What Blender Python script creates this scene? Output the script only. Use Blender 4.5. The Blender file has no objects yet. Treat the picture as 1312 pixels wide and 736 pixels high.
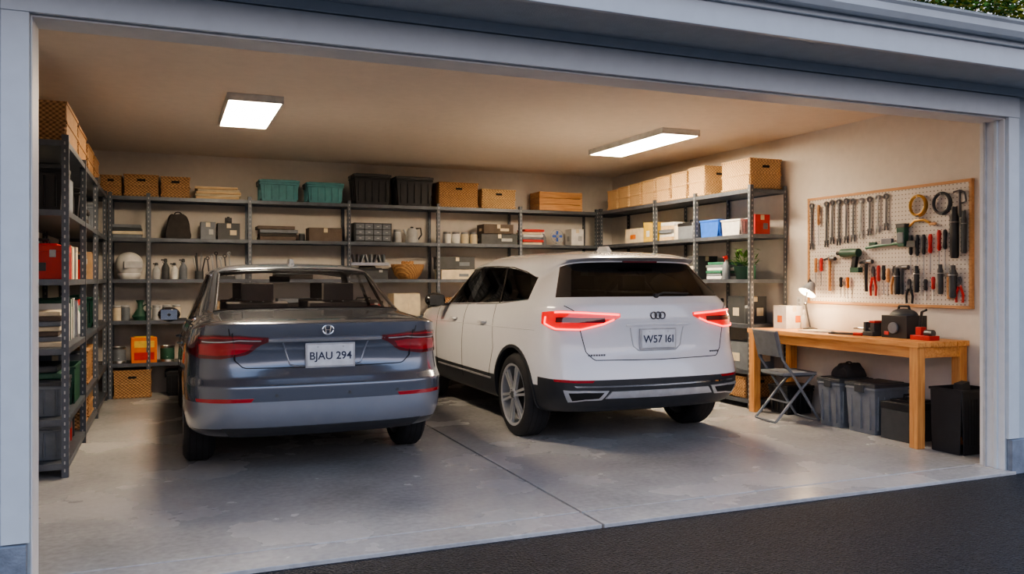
import bpy, bmesh, math, random
from mathutils import Vector, Matrix
from mathutils.bvhtree import BVHTree
random.seed(7)
scene=bpy.context.scene
COL=scene.collection
# ------------------------------------------------------------------ materials
def newmat(name):
    m=bpy.data.materials.new(name); m.use_nodes=True
    nt=m.node_tree; b=nt.nodes.get('Principled BSDF'); return m,nt,b
def L(nt,a,b): nt.links.new(a,b)
def M(name,col,rough=.5,metal=0,coat=0.,var=.12,scale=12.,bump=0.,bscale=80.,emit=0.):
    m,nt,b=newmat(name)
    tc=nt.nodes.new('ShaderNodeTexCoord')
    n=nt.nodes.new('ShaderNodeTexNoise'); n.inputs['Scale'].default_value=scale; n.inputs['Detail'].default_value=4
    L(nt,tc.outputs['Object'],n.inputs['Vector'])
    r=nt.nodes.new('ShaderNodeValToRGB')
    r.color_ramp.elements[0].position=.3; r.color_ramp.elements[1].position=.7
    r.color_ramp.elements[0].color=(*[c*(1-var) for c in col],1)
    r.color_ramp.elements[1].color=(*[min(1,c*(1+var)) for c in col],1)
    L(nt,n.outputs['Fac'],r.inputs['Fac']); L(nt,r.outputs['Color'],b.inputs['Base Color'])
    b.inputs['Roughness'].default_value=rough; b.inputs['Metallic'].default_value=metal
    b.inputs['Coat Weight'].default_value=coat; b.inputs['Coat Roughness'].default_value=.04
    if emit:
        b.inputs['Emission Color'].default_value=(*col,1); b.inputs['Emission Strength'].default_value=emit
    if bump:
        n2=nt.nodes.new('ShaderNodeTexNoise'); n2.inputs['Scale'].default_value=bscale; n2.inputs['Detail'].default_value=5
        L(nt,tc.outputs['Object'],n2.inputs['Vector'])
        bp=nt.nodes.new('ShaderNodeBump'); bp.inputs['Strength'].default_value=bump; bp.inputs['Distance'].default_value=.01
        L(nt,n2.outputs['Fac'],bp.inputs['Height']); L(nt,bp.outputs['Normal'],b.inputs['Normal'])
    return m
def math_n(nt,op,a,b=None):
    n=nt.nodes.new('ShaderNodeMath'); n.operation=op
    for i,v in enumerate((a,b)):
        if v is None: continue
        if isinstance(v,(int,float)): n.inputs[i].default_value=v
        else: L(nt,v,n.inputs[i])
    return n.outputs[0]
def weave(name,c1,c2,kx=150.,kz=190.):
    m,nt,b=newmat(name)
    tc=nt.nodes.new('ShaderNodeTexCoord'); s=nt.nodes.new('ShaderNodeSeparateXYZ'); L(nt,tc.outputs['Object'],s.inputs[0])
    h=math_n(nt,'ADD',s.outputs[0],s.outputs[1])
    a=math_n(nt,'SINE',math_n(nt,'MULTIPLY',h,kx)); z=math_n(nt,'SINE',math_n(nt,'MULTIPLY',s.outputs[2],kz))
    p=math_n(nt,'MULTIPLY',a,z); q=math_n(nt,'ADD',math_n(nt,'MULTIPLY',p,.5),.5)
    n=nt.nodes.new('ShaderNodeTexNoise'); n.inputs['Scale'].default_value=25; L(nt,tc.outputs['Object'],n.inputs['Vector'])
    q2=math_n(nt,'MULTIPLY',q,math_n(nt,'ADD',n.outputs['Fac'],.5))
    r=nt.nodes.new('ShaderNodeValToRGB'); r.color_ramp.elements[0].color=(*c1,1); r.color_ramp.elements[1].color=(*c2,1)
    L(nt,q2,r.inputs['Fac']); L(nt,r.outputs['Color'],b.inputs['Base Color']); b.inputs['Roughness'].default_value=.65
    bp=nt.nodes.new('ShaderNodeBump'); bp.inputs['Strength'].default_value=.8; bp.inputs['Distance'].default_value=.006
    L(nt,q,bp.inputs['Height']); L(nt,bp.outputs['Normal'],b.inputs['Normal'])
    return m
def wood(name,c1,c2,axis=1,sc=3.):
    m,nt,b=newmat(name)
    tc=nt.nodes.new('ShaderNodeTexCoord'); mp=nt.nodes.new('ShaderNodeMapping'); L(nt,tc.outputs['Object'],mp.inputs['Vector'])
    v=[14*sc]*3; v[axis]=sc; mp.inputs['Scale'].default_value=v
    n=nt.nodes.new('ShaderNodeTexNoise'); n.inputs['Scale'].default_value=1; n.inputs['Detail'].default_value=6; n.inputs['Distortion'].default_value=.6
    L(nt,mp.outputs['Vector'],n.inputs['Vector'])
    r=nt.nodes.new('ShaderNodeValToRGB'); r.color_ramp.elements[0].position=.3; r.color_ramp.elements[1].position=.7
    r.color_ramp.elements[0].color=(*c1,1); r.color_ramp.elements[1].color=(*c2,1)
    L(nt,n.outputs['Fac'],r.inputs['Fac']); L(nt,r.outputs['Color'],b.inputs['Base Color']); b.inputs['Roughness'].default_value=.5
    return m
def glass(name,tint,base=.05,gain=.55):
    m,nt,b=newmat(name); nt.nodes.remove(b); out=nt.nodes['Material Output']
    t=nt.nodes.new('ShaderNodeBsdfTransparent'); t.inputs['Color'].default_value=(*tint,1)
    g=nt.nodes.new('ShaderNodeBsdfGlossy'); g.inputs['Roughness'].default_value=.03
    f=nt.nodes.new('ShaderNodeLayerWeight'); f.inputs['Blend'].default_value=.5
    n=nt.nodes.new('ShaderNodeTexNoise'); n.inputs['Scale'].default_value=3
    fac=math_n(nt,'ADD',math_n(nt,'MULTIPLY',math_n(nt,'POWER',f.outputs['Facing'],4.),gain),math_n(nt,'ADD',base,math_n(nt,'MULTIPLY',n.outputs['Fac'],.01)))
    mx=nt.nodes.new('ShaderNodeMixShader'); L(nt,fac,mx.inputs[0]); L(nt,t.outputs[0],mx.inputs[1]); L(nt,g.outputs[0],mx.inputs[2])
    L(nt,mx.outputs[0],out.inputs['Surface']); return m
def concrete():
    m,nt,b=newmat('concrete_floor_mat')
    tc=nt.nodes.new('ShaderNodeTexCoord')
    n=nt.nodes.new('ShaderNodeTexNoise'); n.inputs['Scale'].default_value=1.2; n.inputs['Detail'].default_value=8; n.inputs['Roughness'].default_value=.5
    n2=nt.nodes.new('ShaderNodeTexNoise'); n2.inputs['Scale'].default_value=24; n2.inputs['Detail'].default_value=8
    for k in (n,n2): L(nt,tc.outputs['Object'],k.inputs['Vector'])
    s=math_n(nt,'ADD',math_n(nt,'MULTIPLY',n.outputs['Fac'],.65),math_n(nt,'MULTIPLY',n2.outputs['Fac'],.35))
    r=nt.nodes.new('ShaderNodeValToRGB'); r.color_ramp.elements[0].position=.10; r.color_ramp.elements[1].position=.90
    r.color_ramp.elements[0].color=(.17,.17,.175,1); r.color_ramp.elements[1].color=(.68,.675,.67,1)
    L(nt,s,r.inputs['Fac']); L(nt,r.outputs['Color'],b.inputs['Base Color'])
    rr=math_n(nt,'ADD',math_n(nt,'MULTIPLY',n.outputs['Fac'],.22),.15); L(nt,rr,b.inputs['Roughness'])
    bp=nt.nodes.new('ShaderNodeBump'); bp.inputs['Strength'].default_value=.05; bp.inputs['Distance'].default_value=.01
    L(nt,n2.outputs['Fac'],bp.inputs['Height']); L(nt,bp.outputs['Normal'],b.inputs['Normal']); return m
def asphalt():
    m,nt,b=newmat('asphalt_mat')
    tc=nt.nodes.new('ShaderNodeTexCoord')
    n=nt.nodes.new('ShaderNodeTexNoise'); n.inputs['Scale'].default_value=60; n.inputs['Detail'].default_value=8
    v=nt.nodes.new('ShaderNodeTexVoronoi'); v.inputs['Scale'].default_value=75
    for k in (n,v): L(nt,tc.outputs['Object'],k.inputs['Vector'])
    r=nt.nodes.new('ShaderNodeValToRGB'); r.color_ramp.elements[0].position=.40; r.color_ramp.elements[1].position=.74
    r.color_ramp.elements[0].color=(.004,.006,.010,1); r.color_ramp.elements[1].color=(.040,.047,.065,1)
    L(nt,n.outputs['Fac'],r.inputs['Fac']); L(nt,r.outputs['Color'],b.inputs['Base Color']); b.inputs['Roughness'].default_value=.5; b.inputs['Specular IOR Level'].default_value=.35
    bp=nt.nodes.new('ShaderNodeBump'); bp.inputs['Strength'].default_value=1.; bp.inputs['Distance'].default_value=.014
    L(nt,v.outputs['Distance'],bp.inputs['Height']); L(nt,bp.outputs['Normal'],b.inputs['Normal']); return m
def pegmat():
    m,nt,b=newmat('pegboard_mat')
    tc=nt.nodes.new('ShaderNodeTexCoord'); s=nt.nodes.new('ShaderNodeSeparateXYZ'); L(nt,tc.outputs['Object'],s.inputs[0])
    def fr(o):
        a=math_n(nt,'FRACT',math_n(nt,'MULTIPLY',math_n(nt,'ADD',o,10.),26.)); return math_n(nt,'POWER',math_n(nt,'SUBTRACT',a,.5),2.)
    d=math_n(nt,'ADD',fr(s.outputs[1]),fr(s.outputs[2])); c=math_n(nt,'LESS_THAN',d,.022)
    mx=nt.nodes.new('ShaderNodeMix'); mx.data_type='RGBA'; L(nt,c,mx.inputs[0])
    mx.inputs[6].default_value=(.64,.59,.53,1); mx.inputs[7].default_value=(.16,.13,.10,1)
    L(nt,mx.outputs[2],b.inputs['Base Color']); b.inputs['Roughness'].default_value=.5; return m

m_wall=M('wall_paint',(.72,.67,.61),.75,var=.03,bump=.1,bscale=160)
m_ceil=M('ceiling_paint',(.74,.64,.54),.8,var=.03,bump=.25,bscale=120)
m_ext=M('exterior_stucco',(.46,.51,.55),.8,var=.05,bump=.5,bscale=140)
m_trim=M('exterior_trim_paint',(.58,.63,.67),.45,var=.03)
m_jamb=M('jamb_paint',(.72,.72,.72),.5,var=.03)
m_found=M('foundation_block',(.22,.25,.30),.9,var=.2,bump=.6)
m_conc=concrete(); m_asph=asphalt(); m_peg=pegmat()
m_steel=M('shelf_steel',(.12,.135,.16),.42,.45,var=.15)
m_slot=M('shelf_slot',(.42,.42,.42),.6)
m_wick=weave('wicker_brown',(.18,.085,.035),(.62,.36,.16))
m_wickl=weave('wicker_light',(.34,.20,.09),(.78,.53,.28))
m_wood=wood('bench_wood',(.58,.24,.07),(.80,.42,.15),1)
m_woodz=wood('bench_leg_wood',(.58,.24,.07),(.80,.42,.15),2)
m_crate=wood('crate_wood',(.50,.24,.09),(.72,.40,.18),0)
m_plyl=wood('ply_light',(.62,.42,.2),(.82,.62,.36),0)
m_frame=wood('frame_wood',(.45,.22,.09),(.6,.33,.15),1)
m_card=M('cardboard',(.42,.27,.15),.8)
m_blk=M('black_plastic',(.02,.021,.024),.45,bump=.05)
m_dkgr=M('dark_grey_plastic',(.06,.065,.07),.5)
m_gr=M('grey_plastic',(.17,.19,.22),.5)
m_lgr=M('light_grey',(.45,.46,.47),.5)
m_teal=M('teal_plastic',(.09,.27,.30),.4)
m_green=M('green_plastic',(.04,.17,.11),.4)
m_dgreen=M('dark_green',(.025,.09,.06),.5)
m_red=M('red_plastic',(.55,.03,.025),.4)
m_blue=M('blue_plastic',(.03,.14,.60),.4)
m_white=M('white_plastic',(.75,.74,.72),.4)
m_org=M('orange_plastic',(.75,.20,.03),.45)
m_yel=M('yellow_plastic',(.75,.50,.08),.5)
m_crm=M('cream_paper',(.72,.62,.45),.7)
m_cloth=M('dark_cloth',(.055,.05,.048),.95,bump=.4)
m_cloth2=M('brown_cloth',(.14,.11,.09),.95,bump=.4)
m_metal=M('tool_steel',(.50,.50,.51),.28,1.)
m_dmetal=M('dark_tool_steel',(.14,.14,.15),.35,.9)
m_brass=M('brass',(.55,.35,.12),.35,1.)
m_leaf=M('leaf_green',(.09,.22,.03),.6,var=.5,scale=5)
m_leafy=M('leaf_yellow',(.45,.45,.06),.6,var=.4,scale=5)
m_chrome=M('chrome',(.75,.76,.78),.08,1.,var=.02)
m_rubber=M('tyre_rubber',(.016,.016,.018),.75,var=.2,bump=.2)
m_rim=M('alloy_rim',(.54,.55,.57),.3,.5,var=.04)
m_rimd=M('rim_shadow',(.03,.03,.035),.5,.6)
m_paintg=M('sedan_paint',(.150,.172,.215),.24,.6,1.,var=.02)
m_paintgl=M('sedan_lower_bumper',(.28,.31,.365),.30,.5,.8,var=.02)
m_paintw=M('suv_paint',(.76,.77,.79),.25,0.,1.,var=.01)
m_piano=M('gloss_black',(.012,.012,.014),.08,0.,1.)
m_clad=M('black_cladding',(.032,.034,.038),.45)
m_under=M('underbody',(.012,.012,.012),.9)
m_gap=M('panel_gap',(.01,.01,.01),.8)
m_cab=M('cabin_trim',(.30,.27,.26),.8)
m_glass=glass('sedan_glass',(.90,.90,.91),.025,.25)
m_glassd=glass('privacy_glass',(.07,.07,.075),.05,.6)
m_seat=M('seat_fabric',(.045,.04,.038),.9,bump=.3)
m_tail=M('tail_lens_dark',(.13,.008,.012),.06,0.,1.)
m_tailr=M('tail_lens_red',(.36,.012,.018),.10,0.,1.,emit=.04)
m_tail2=M('tail_lens_lit',(.60,.010,.012),.1,0.,1.,emit=1.1)
m_led=M('tail_led',(1.,.06,.05),.3,emit=6.)
m_plate=M('plate_white',(.68,.71,.74),.4)
m_ink=M('plate_ink',(.03,.04,.08),.5)
m_silver=M('silver_trim',(.55,.56,.58),.3,.6)

# ------------------------------------------------------------------ builder
class B:
    def __init__(s): s.bm=bmesh.new(); s.mats=[]
    def mi(s,m):
        if m not in s.mats: s.mats.append(m)
        return s.mats.index(m)
    def _tag(s,faces,m):
        i=s.mi(m)
        for f in faces: f.material_index=i
    def box(s,c,d,m,rot=None,taper=1.):
        r=bmesh.ops.create_cube(s.bm,size=1.)
        vs=r['verts']
        for v in vs:
            t=taper if v.co.z<0 else 1.
            v.co=Vector((v.co.x*d[0]*t,v.co.y*d[1]*t,v.co.z*d[2]))
            if rot: v.co=rot@v.co
            v.co+=Vector(c)
        s._tag({f for v in vs for f in v.link_faces},m)
    def cyl(s,c,r,h,m,axis='Z',r2=None,seg=20,rot=None):
        q=bmesh.ops.create_cone(s.bm,cap_ends=True,segments=seg,radius1=r,radius2=r if r2 is None else r2,depth=h)
        R={'Z':Matrix.Identity(3),'X':Matrix.Rotation(math.pi/2,3,'Y'),'Y':Matrix.Rotation(-math.pi/2,3,'X')}[axis]
        if rot: R=rot@R
        for v in q['verts']: v.co=R@v.co+Vector(c)
        s._tag({f for v in q['verts'] for f in v.link_faces},m)
    def sph(s,c,r,m,sc=(1,1,1),seg=20,rot=None,zmin=None):
        q=bmesh.ops.create_uvsphere(s.bm,u_segments=seg,v_segments=seg//2+2,radius=r)
        for v in q['verts']:
            co=Vector((v.co.x*sc[0],v.co.y*sc[1],v.co.z*sc[2]))
            if zmin is not None and co.z<zmin: co.z=zmin
            if rot: co=rot@co
            v.co=co+Vector(c)
        s._tag({f for v in q['verts'] for f in v.link_faces},m)
    def lathe(s,prof,c,m,axis='Z',seg=28,rot=None,cap=True):
        R={'Z':Matrix.Identity(3),'X':Matrix.Rotation(math.pi/2,3,'Y'),'Y':Matrix.Rotation(-math.pi/2,3,'X')}[axis]
        if rot: R=rot@R
        rings=[]
        for (r,z) in prof:
            rings.append([s.bm.verts.new(R@Vector((r*math.cos(2*math.pi*k/seg),r*math.sin(2*math.pi*k/seg),z))+Vector(c)) for k in range(seg)])
        i=s.mi(m)
        for a,b in zip(rings[:-1],rings[1:]):
            for k in range(seg):
                f=s.bm.faces.new((a[k],a[(k+1)%seg],b[(k+1)%seg],b[k])); f.material_index=i
        if cap:
          for ring,rev in ((rings[0],True),(rings[-1],False)):
            if prof[0 if rev else -1][0]>1e-4:
                f=s.bm.faces.new(ring[::-1] if rev else ring); f.material_index=i
    def tube(s,pts,r,m,seg=8,closed=False):
        pts=[Vector(p) for p in pts]; n=len(pts); rings=[]; prev=None; i=s.mi(m)
        for k in range(n):
            if closed: t=(pts[(k+1)%n]-pts[k-1]).normalized()
            else: t=(pts[min(k+1,n-1)]-pts[max(k-1,0)]).normalized()
            if prev is None:
                a=Vector((0,0,1)) if abs(t.z)<.9 else Vector((1,0,0)); u=t.cross(a).normalized()
            else:
                u=(prev-t*prev.dot(t))
                u=u.normalized() if u.length>1e-6 else t.orthogonal().normalized()
            prev=u; w=t.cross(u)
            rings.append([s.bm.verts.new(pts[k]+r*(math.cos(2*math.pi*j/seg)*u+math.sin(2*math.pi*j/seg)*w)) for j in range(seg)])
        prs=list(zip(rings[:-1],rings[1:]))
        if closed: prs.append((rings[-1],rings[0]))
        for a,b in prs:
            for j in range(seg):
                f=s.bm.faces.new((a[j],a[(j+1)%seg],b[(j+1)%seg],b[j])); f.material_index=i
        if not closed:
            for ring in (rings[0][::-1],rings[-1]):
                f=s.bm.faces.new(ring); f.material_index=i
    def prism(s,pts,t,m,mat4):
        a=[s.bm.verts.new(mat4@Vector((p[0],p[1],-t/2))) for p in pts]; b=[s.bm.verts.new(mat4@Vector((p[0],p[1],t/2))) for p in pts]
        i=s.mi(m); fs=[s.bm.faces.new(a[::-1]),s.bm.faces.new(b)]
        n=len(pts)
        for k in range(n): fs.append(s.bm.faces.new((a[k],a[(k+1)%n],b[(k+1)%n],b[k])))
        for f in fs: f.material_index=i
    def ring(s,c,R,r,m,axis='X',seg=32,sc=(1,1)):
        pts=[]
        for k in range(seg):
            a=2*math.pi*k/seg; p=(R*sc[0]*math.cos(a),R*sc[1]*math.sin(a))
            pts.append({'X':(c[0],c[1]+p[0],c[2]+p[1]),'Y':(c[0]+p[0],c[1],c[2]+p[1]),'Z':(c[0]+p[0],c[1]+p[1],c[2])}[axis])
        s.tube(pts,r,m,8,True)
    def done(s,name,loc=(0,0,0),rz=0.,parent=None,bev=.003,smooth=True,recalc=True):
        if recalc: bmesh.ops.recalc_face_normals(s.bm,faces=s.bm.faces)
        if smooth:
            for f in s.bm.faces: f.smooth=True
            for e in s.bm.edges:
                if len(e.link_faces)==2 and e.calc_face_angle(0)>math.radians(38): e.smooth=False
        me=bpy.data.meshes.new(name); s.bm.to_mesh(me); s.bm.free()
        for m in s.mats: me.materials.append(m)
        o=bpy.data.objects.new(name,me); COL.objects.link(o); o.location=loc; o.rotation_euler=(0,0,rz)
        if parent: o.parent=parent
        if bev:
            md=o.modifiers.new('bevel','BEVEL'); md.width=bev; md.segments=2; md.limit_method='ANGLE'; md.angle_limit=math.radians(50); md.harden_normals=False
        return o
def bx(name,lo,hi,m,bev=0):
    b=B(); c=[(a+d)/2 for a,d in zip(lo,hi)]; b.box((0,0,0),[d-a for a,d in zip(lo,hi)],m)
    return b.done(name,c,bev=bev,smooth=False)

# ------------------------------------------------------------------ room shell
XL,XR,YF,YB,HC=-1.15,6.30,4.25,11.20,2.96
YI=4.45; OX0,OX1,OZ=-.565,5.675,2.585
b=B()
g=.008
for (x0,x1) in ((XL-.15,2.3-g),(2.3+g,XR+.15)):
    b.box(((x0+x1)/2,(4.46+g+YB+.15)/2,-.06),(x1-x0,YB+.15-4.46-g,.12),m_conc)
for (x0,x1) in ((-.60,2.3-g),(2.3+g,5.71)):
    b.box(((x0+x1)/2,(4.19+4.46-g)/2,-.06),(x1-x0,4.46-g-4.19,.12),m_conc)
b.box(((XL+XR)/2,7.7,-.09),(XR-XL,6.9,.12),m_gap)
b.done('floor',bev=.004,smooth=False)
bx('driveway',(-14,-14,-.20),(20,4.19,-.022),m_asph)
bx('ceiling',(XL-.15,YI,HC),(XR+.15,YB+.15,HC+.1),m_ceil)
bx('wall_back',(XL-.15,YB,0),(XR+.15,YB+.15,HC),m_wall)
bx('wall_left',(XL-.15,YI,0),(XL,YB,HC),m_wall)
bx('wall_right',(XR,YI,0),(XR+.15,YB,HC),m_wall)
b=B()
b.box(((-6+OX0)/2,YF+.05,1.5),(OX0+6,.1,3.05),m_ext)
b.box(((OX1+12)/2,YF+.05,1.5),(12-OX1,.1,3.05),m_ext)
b.box(((OX0+OX1)/2,YF+.05,(OZ+3.025)/2),(OX1-OX0,.1,3.025-OZ),m_ext)
b.box(((-1.3+OX0)/2,YF+.15,1.5),(OX0+1.3,.1,3.0),m_jamb)
b.box(((OX1+6.45)/2,YF+.15,1.5),(6.45-OX1,.1,3.0),m_jamb)
b.box(((OX0+OX1)/2,YF+.15,(OZ+3.0)/2),(OX1-OX0,.1,3.0-OZ),m_jamb)
b.done('wall_front',bev=0,smooth=False)
b=B()
b.box((OX0-.055,YF-.014,OZ/2+.115),(.11,.028,OZ-.23),m_trim); b.box((OX1+.055,YF-.014,OZ/2+.115),(.11,.028,OZ-.23),m_trim)
b.box(((OX0+OX1)/2,YF-.016,OZ+.075),(OX1-OX0+.22,.032,.15),m_trim)
b.box((OX0+.004,YF+.1,OZ/2),(.008,.2,OZ),m_jamb); b.box((OX1-.006,YF+.1,OZ/2),(.012,.2,OZ),m_jamb)
b.box((OX1-.02,YF+.06,OZ/2),(.02,.025,OZ),m_trim); b.box((OX1-.02,YF+.15,OZ/2),(.02,.02,OZ),m_lgr)
b.box(((OX0+OX1)/2,YF+.1,OZ-.006),(OX1-OX0,.2,.012),m_jamb)
b.done('trim_1',bev=.003,smooth=False)
b=B()
b.box(((-6+OX0)/2-.01,YF-.025,.10),(OX0+6,.045,.25),m_found); b.box(((OX1+12)/2+.01,YF-.025,.10),(12-OX1,.045,.25),m_found)
b.done('foundation_plinth',bev=.004,smooth=False)
b=B()
b.box((3,YF-.02,2.77),(18,.04,.06),m_trim)
b.box((3,4.03,2.81),(18,.46,.03),m_ext)
b.box((3,3.80,2.86),(18,.03,.15),m_trim)
b.box((3,3.79,2.94),(18,.06,.035),m_trim)
b.done('trim_2',bev=.004,smooth=False)
b=B()
P=[(0,0),(-.09,0),(-.115,.03),(-.12,.07),(-.135,.085),(-.135,.10),(-.11,.10),(-.11,.03),(0,.03)]
b.prism(P,18,m_trim,Matrix.Translation((3,3.785,2.955))@Matrix(((0,0,1,0),(1,0,0,0),(0,1,0,0),(0,0,0,1))))
b.done('roof_gutter',bev=.002,smooth=False)
m_roof=M('roof_shingle',(.05,.06,.05),.9,var=.4,bump=.8,bscale=30)
b=B()
b.box((3,7.66,4.09),(18,8.0,.06),m_roof,rot=Matrix.Rotation(math.radians(15),3,'X'))
b.done('roof',bev=0,smooth=False)
b=B()
for k in range(9000):
    x=random.uniform(3.9,6.6); y=random.gauss(3.70,.07); z=3.06+abs(random.gauss(0,.20))
    if y<3.64: z=max(z,3.07)
    R=Matrix.Rotation(random.uniform(0,6.28),3,'Z')@Matrix.Rotation(random.uniform(-1.2,1.2),3,'X')
    s_=random.uniform(.010,.022); c=Vector((x,y,z))
    vs=[b.bm.verts.new(c+R@Vector(p)*s_) for p in ((-1,0,0),(-.3,.75,.15),(1,0,0),(-.3,-.75,.15))]
    f=b.bm.faces.new(vs); f.material_index=b.mi(random.choice((m_leaf,m_leaf,m_leafy)))
for k in range(17):
    x=3.9+k*.16
    b.tube([(x,3.75,2.99),(x+.05,3.74,3.2),(x+.16,3.72,3.3)],.006,m_crate,5)
b.done('climbing_vine',bev=0,smooth=False,recalc=False)

# ------------------------------------------------------------------ ceiling lights
m_emit,nt,bb=newmat('light_diffuser')
bb.inputs['Base Color'].default_value=(.9,.85,.75,1); bb.inputs['Emission Color'].default_value=(1.,.80,.57,1)
n=nt.nodes.new('ShaderNodeTexNoise'); n.inputs['Scale'].default_value=2
mr=nt.nodes.new('ShaderNodeMapRange'); mr.inputs[3].default_value=72; mr.inputs[4].default_value=76; L(nt,n.outputs['Fac'],mr.inputs[0]); L(nt,mr.outputs[0],bb.inputs['Emission Strength'])
for cx,cy,ln in ((.69,7.96,1.30),(4.92,8.10,1.62)):
    b=B()
    b.box((0,0,-.022),(.46,ln,.044),m_white); b.box((0,0,-.05),(.42,ln-.04,.024),m_emit)
    for sx in (-1,1): b.box((sx*.222,0,-.05),(.016,ln,.026),m_white)
    for sy in (-1,1): b.box((0,sy*(ln/2-.008),-.05),(.46,.016,.026),m_white)
    b.done('ceiling_light',(cx,cy,HC),bev=.002)

# ------------------------------------------------------------------ shelving
LV=[.10,.41,.91,1.40,1.89,2.38]
def post(b,x,y,sx,sy,face,H=2.42):
    w=.045
    b.box((x+sx*w/2,y+sy*.002,H/2),(w,.004,H),m_steel); b.box((x+sx*.002,y+sy*w/2,H/2),(.004,w,H),m_steel)
    z=.05
    while z<H-.03:
        b.box((x+sx*w*.55,y-sy*.0006,z),(.010,.003,.022),m_slot)
        b.box((x-sx*.0006,y+sy*w*.55,z),(.003,.010,.022),m_slot)
        z+=.055
def shelf(name,x0,x1,y0,y1,posts,axis,levels):
    b=B()
    for z in levels:
        b.box(((x0+x1)/2,(y0+y1)/2,z-.0125),(x1-x0-.01,y1-y0-.01,.025),m_steel)
        for yy in (y0+.006,y1-.006): b.box(((x0+x1)/2,yy,z-.022),(x1-x0-.01,.008,.042),m_steel)
        for xx in (x0+.006,x1-.006): b.box((xx,(y0+y1)/2,z-.022),(.008,y1-y0-.01,.042),m_steel)
    for p in posts:
        if axis=='x':
            post(b,p-.02,y0-.002,1,1,0); post(b,p-.02,y1+.002,1,-1,0)
        else:
            post(b,x0-.002,p-.02,1,1,0); post(b,x1+.002,p-.02,-1,1,0)
    b.done(name,bev=0,smooth=False)
shelf('storage_shelf',-1.14,6.28,10.75,11.18,[-1.11,-.62,-.21,.94,2.17,3.38,4.585,5.80],'x',LV[1:])
shelf('storage_shelf',-1.13,-.645,6.62,10.72,[6.64,7.98,9.32,10.66],'y',LV)
shelf('storage_shelf',5.79,6.28,7.28,10.72,[7.30,8.31,9.20,10.66],'y',LV)

# ------------------------------------------------------------------ item makers (origin bottom centre)
def basket(x,y,z,w,d,h,m=None,rz=0,name='wicker_basket'):
    m=m or m_wick; b=B(); t=.012
    for sy in (-1,1): b.box((0,sy*(d/2-t/2),h/2),(w,t,h),m,taper=.96)
    for sx in (-1,1): b.box((sx*(w/2-t/2),0,h/2),(t,d-2*t,h),m,taper=.96)
    b.box((0,0,.008),(w*.94,d*.94,.016),m)
    for zz in (h-.012,.02,h*.5):
        k=.006 if zz!=h*.5 else .002
        for sy in (-1,1): b.box((0,sy*(d/2),zz),(w+2*k,.014,.022),m)
        for sx in (-1,1): b.box((sx*(w/2),0,zz),(.014,d+2*k,.022),m)
    b.box((0,0,h-.02),(w-.03,d-.03,.03),m)
    for sy in (-1,1): b.box((0,sy*(d/2+.004),h*.74),(min(.09,w*.3),.012,.028),m_gap)
    b.done(name,(x,y,z),rz,bev=.004)
def tote(x,y,z,w,d,h,m,ml=None,rz=0,name='plastic_tote'):
    ml=ml or m; b=B()
    b.box((0,0,(h-.03)/2),(w*.96,d*.96,h-.03),m,taper=.88)
    for i in range(5):
        xx=(-.4+.2*i)*w*.9
        for sy in (-1,1): b.box((xx,sy*d*.455,h*.42),(.012,.02,h*.66),m)
    for i in range(3):
        yy=(-.3+.3*i)*d
        for sx in (-1,1): b.box((sx*w*.455,yy,h*.42),(.02,.012,h*.66),m)
    b.box((0,0,h-.055),(w*.985,d*.985,.02),m); b.box((0,0,h-.02),(w,d,.03),ml); b.box((0,0,h-.004),(w*.86,d*.82,.016),ml)
    for sx in (-1,1): b.box((sx*w*.5,0,h-.05),(.018,d*.3,.07),m_dkgr)
    b.done(name,(x,y,z),rz,bev=.005)
def openbin(x,y,z,w,d,h,m,rz=0,name='open_bin',fill=None):
    b=B(); t=.008
    for sy in (-1,1): b.box((0,sy*(d/2-t/2),h/2),(w,t,h),m,taper=.9)
    for sx in (-1,1): b.box((sx*(w/2-t/2),0,h/2),(t,d-2*t,h),m,taper=.9)
    b.box((0,0,.006),(w*.9,d*.9,.012),m)
    for sy in (-1,1): b.box((0,sy*d/2,h-.01),(w+.02,.016,.02),m)
    for sx in (-1,1): b.box((sx*w/2,0,h-.01),(.016,d+.02,.02),m)
    n=max(3,int(w/.035))
    for i in range(n):
        xx=(-.5+(i+.5)/n)*w*.9
        for sy in (-1,1): b.box((xx,sy*(d/2-.001),h*.5),(.006,.008,h*.7),m_gap)
    if fill:
        for k in range(6):
            b.box((random.uniform(-.3,.3)*w,random.uniform(-.3,.3)*d,h*.62),(w*.25,d*.25,h*random.uniform(.4,1.)),random.choice(fill),rot=Matrix.Rotation(random.uniform(-.4,.4),3,'Y'))
    b.done(name,(x,y,z),rz,bev=.003)
def carton(x,y,z,w,d,h,m=None,rz=0,name='cardboard_box',label=None):
    m=m or m_card; b=B()
    b.box((0,0,h/2),(w,d,h),m); b.box((0,0,h),(.05,d*.99,.003),m_crm); b.box((0,-d/2,h-.03),(.05,.003,.06),m_crm); b.box((0,0,h-.004),(w+.004,d+.004,.006),m)
    lb=label or m_crm
    b.box((w*.2,-d/2-.001,h*.42),(w*.3,.004,h*.3),lb); b.box((-w/2-.001,0,h*.42),(.004,d*.35,h*.3),lb)
    b.done(name,(x,y,z),rz,bev=.003)
def woodcrate(x,y,z,w,d,h,m=None,name='wooden_crate'):
    m=m or m_crate; b=B(); n=3; sh=h/n
    for i in range(n):
        zz=sh*(i+.5)
        for sy in (-1,1): b.box((0,sy*(d/2-.006),zz),(w,.012,sh*.93),m)
        for sx in (-1,1): b.box((sx*(w/2-.006),0,zz),(.012,d-.024,sh*.93),m)
    for sx in (-1,1):
        for sy in (-1,1): b.box((sx*(w/2-.02),sy*(d/2-.02),h/2),(.03,.03,h),m)
    b.box((0,0,.01),(w-.03,d-.03,.018),m); b.box((0,0,h-.02),(w-.03,d-.03,.018),m)
    b.done(name,(x,y,z),bev=.002)
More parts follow.
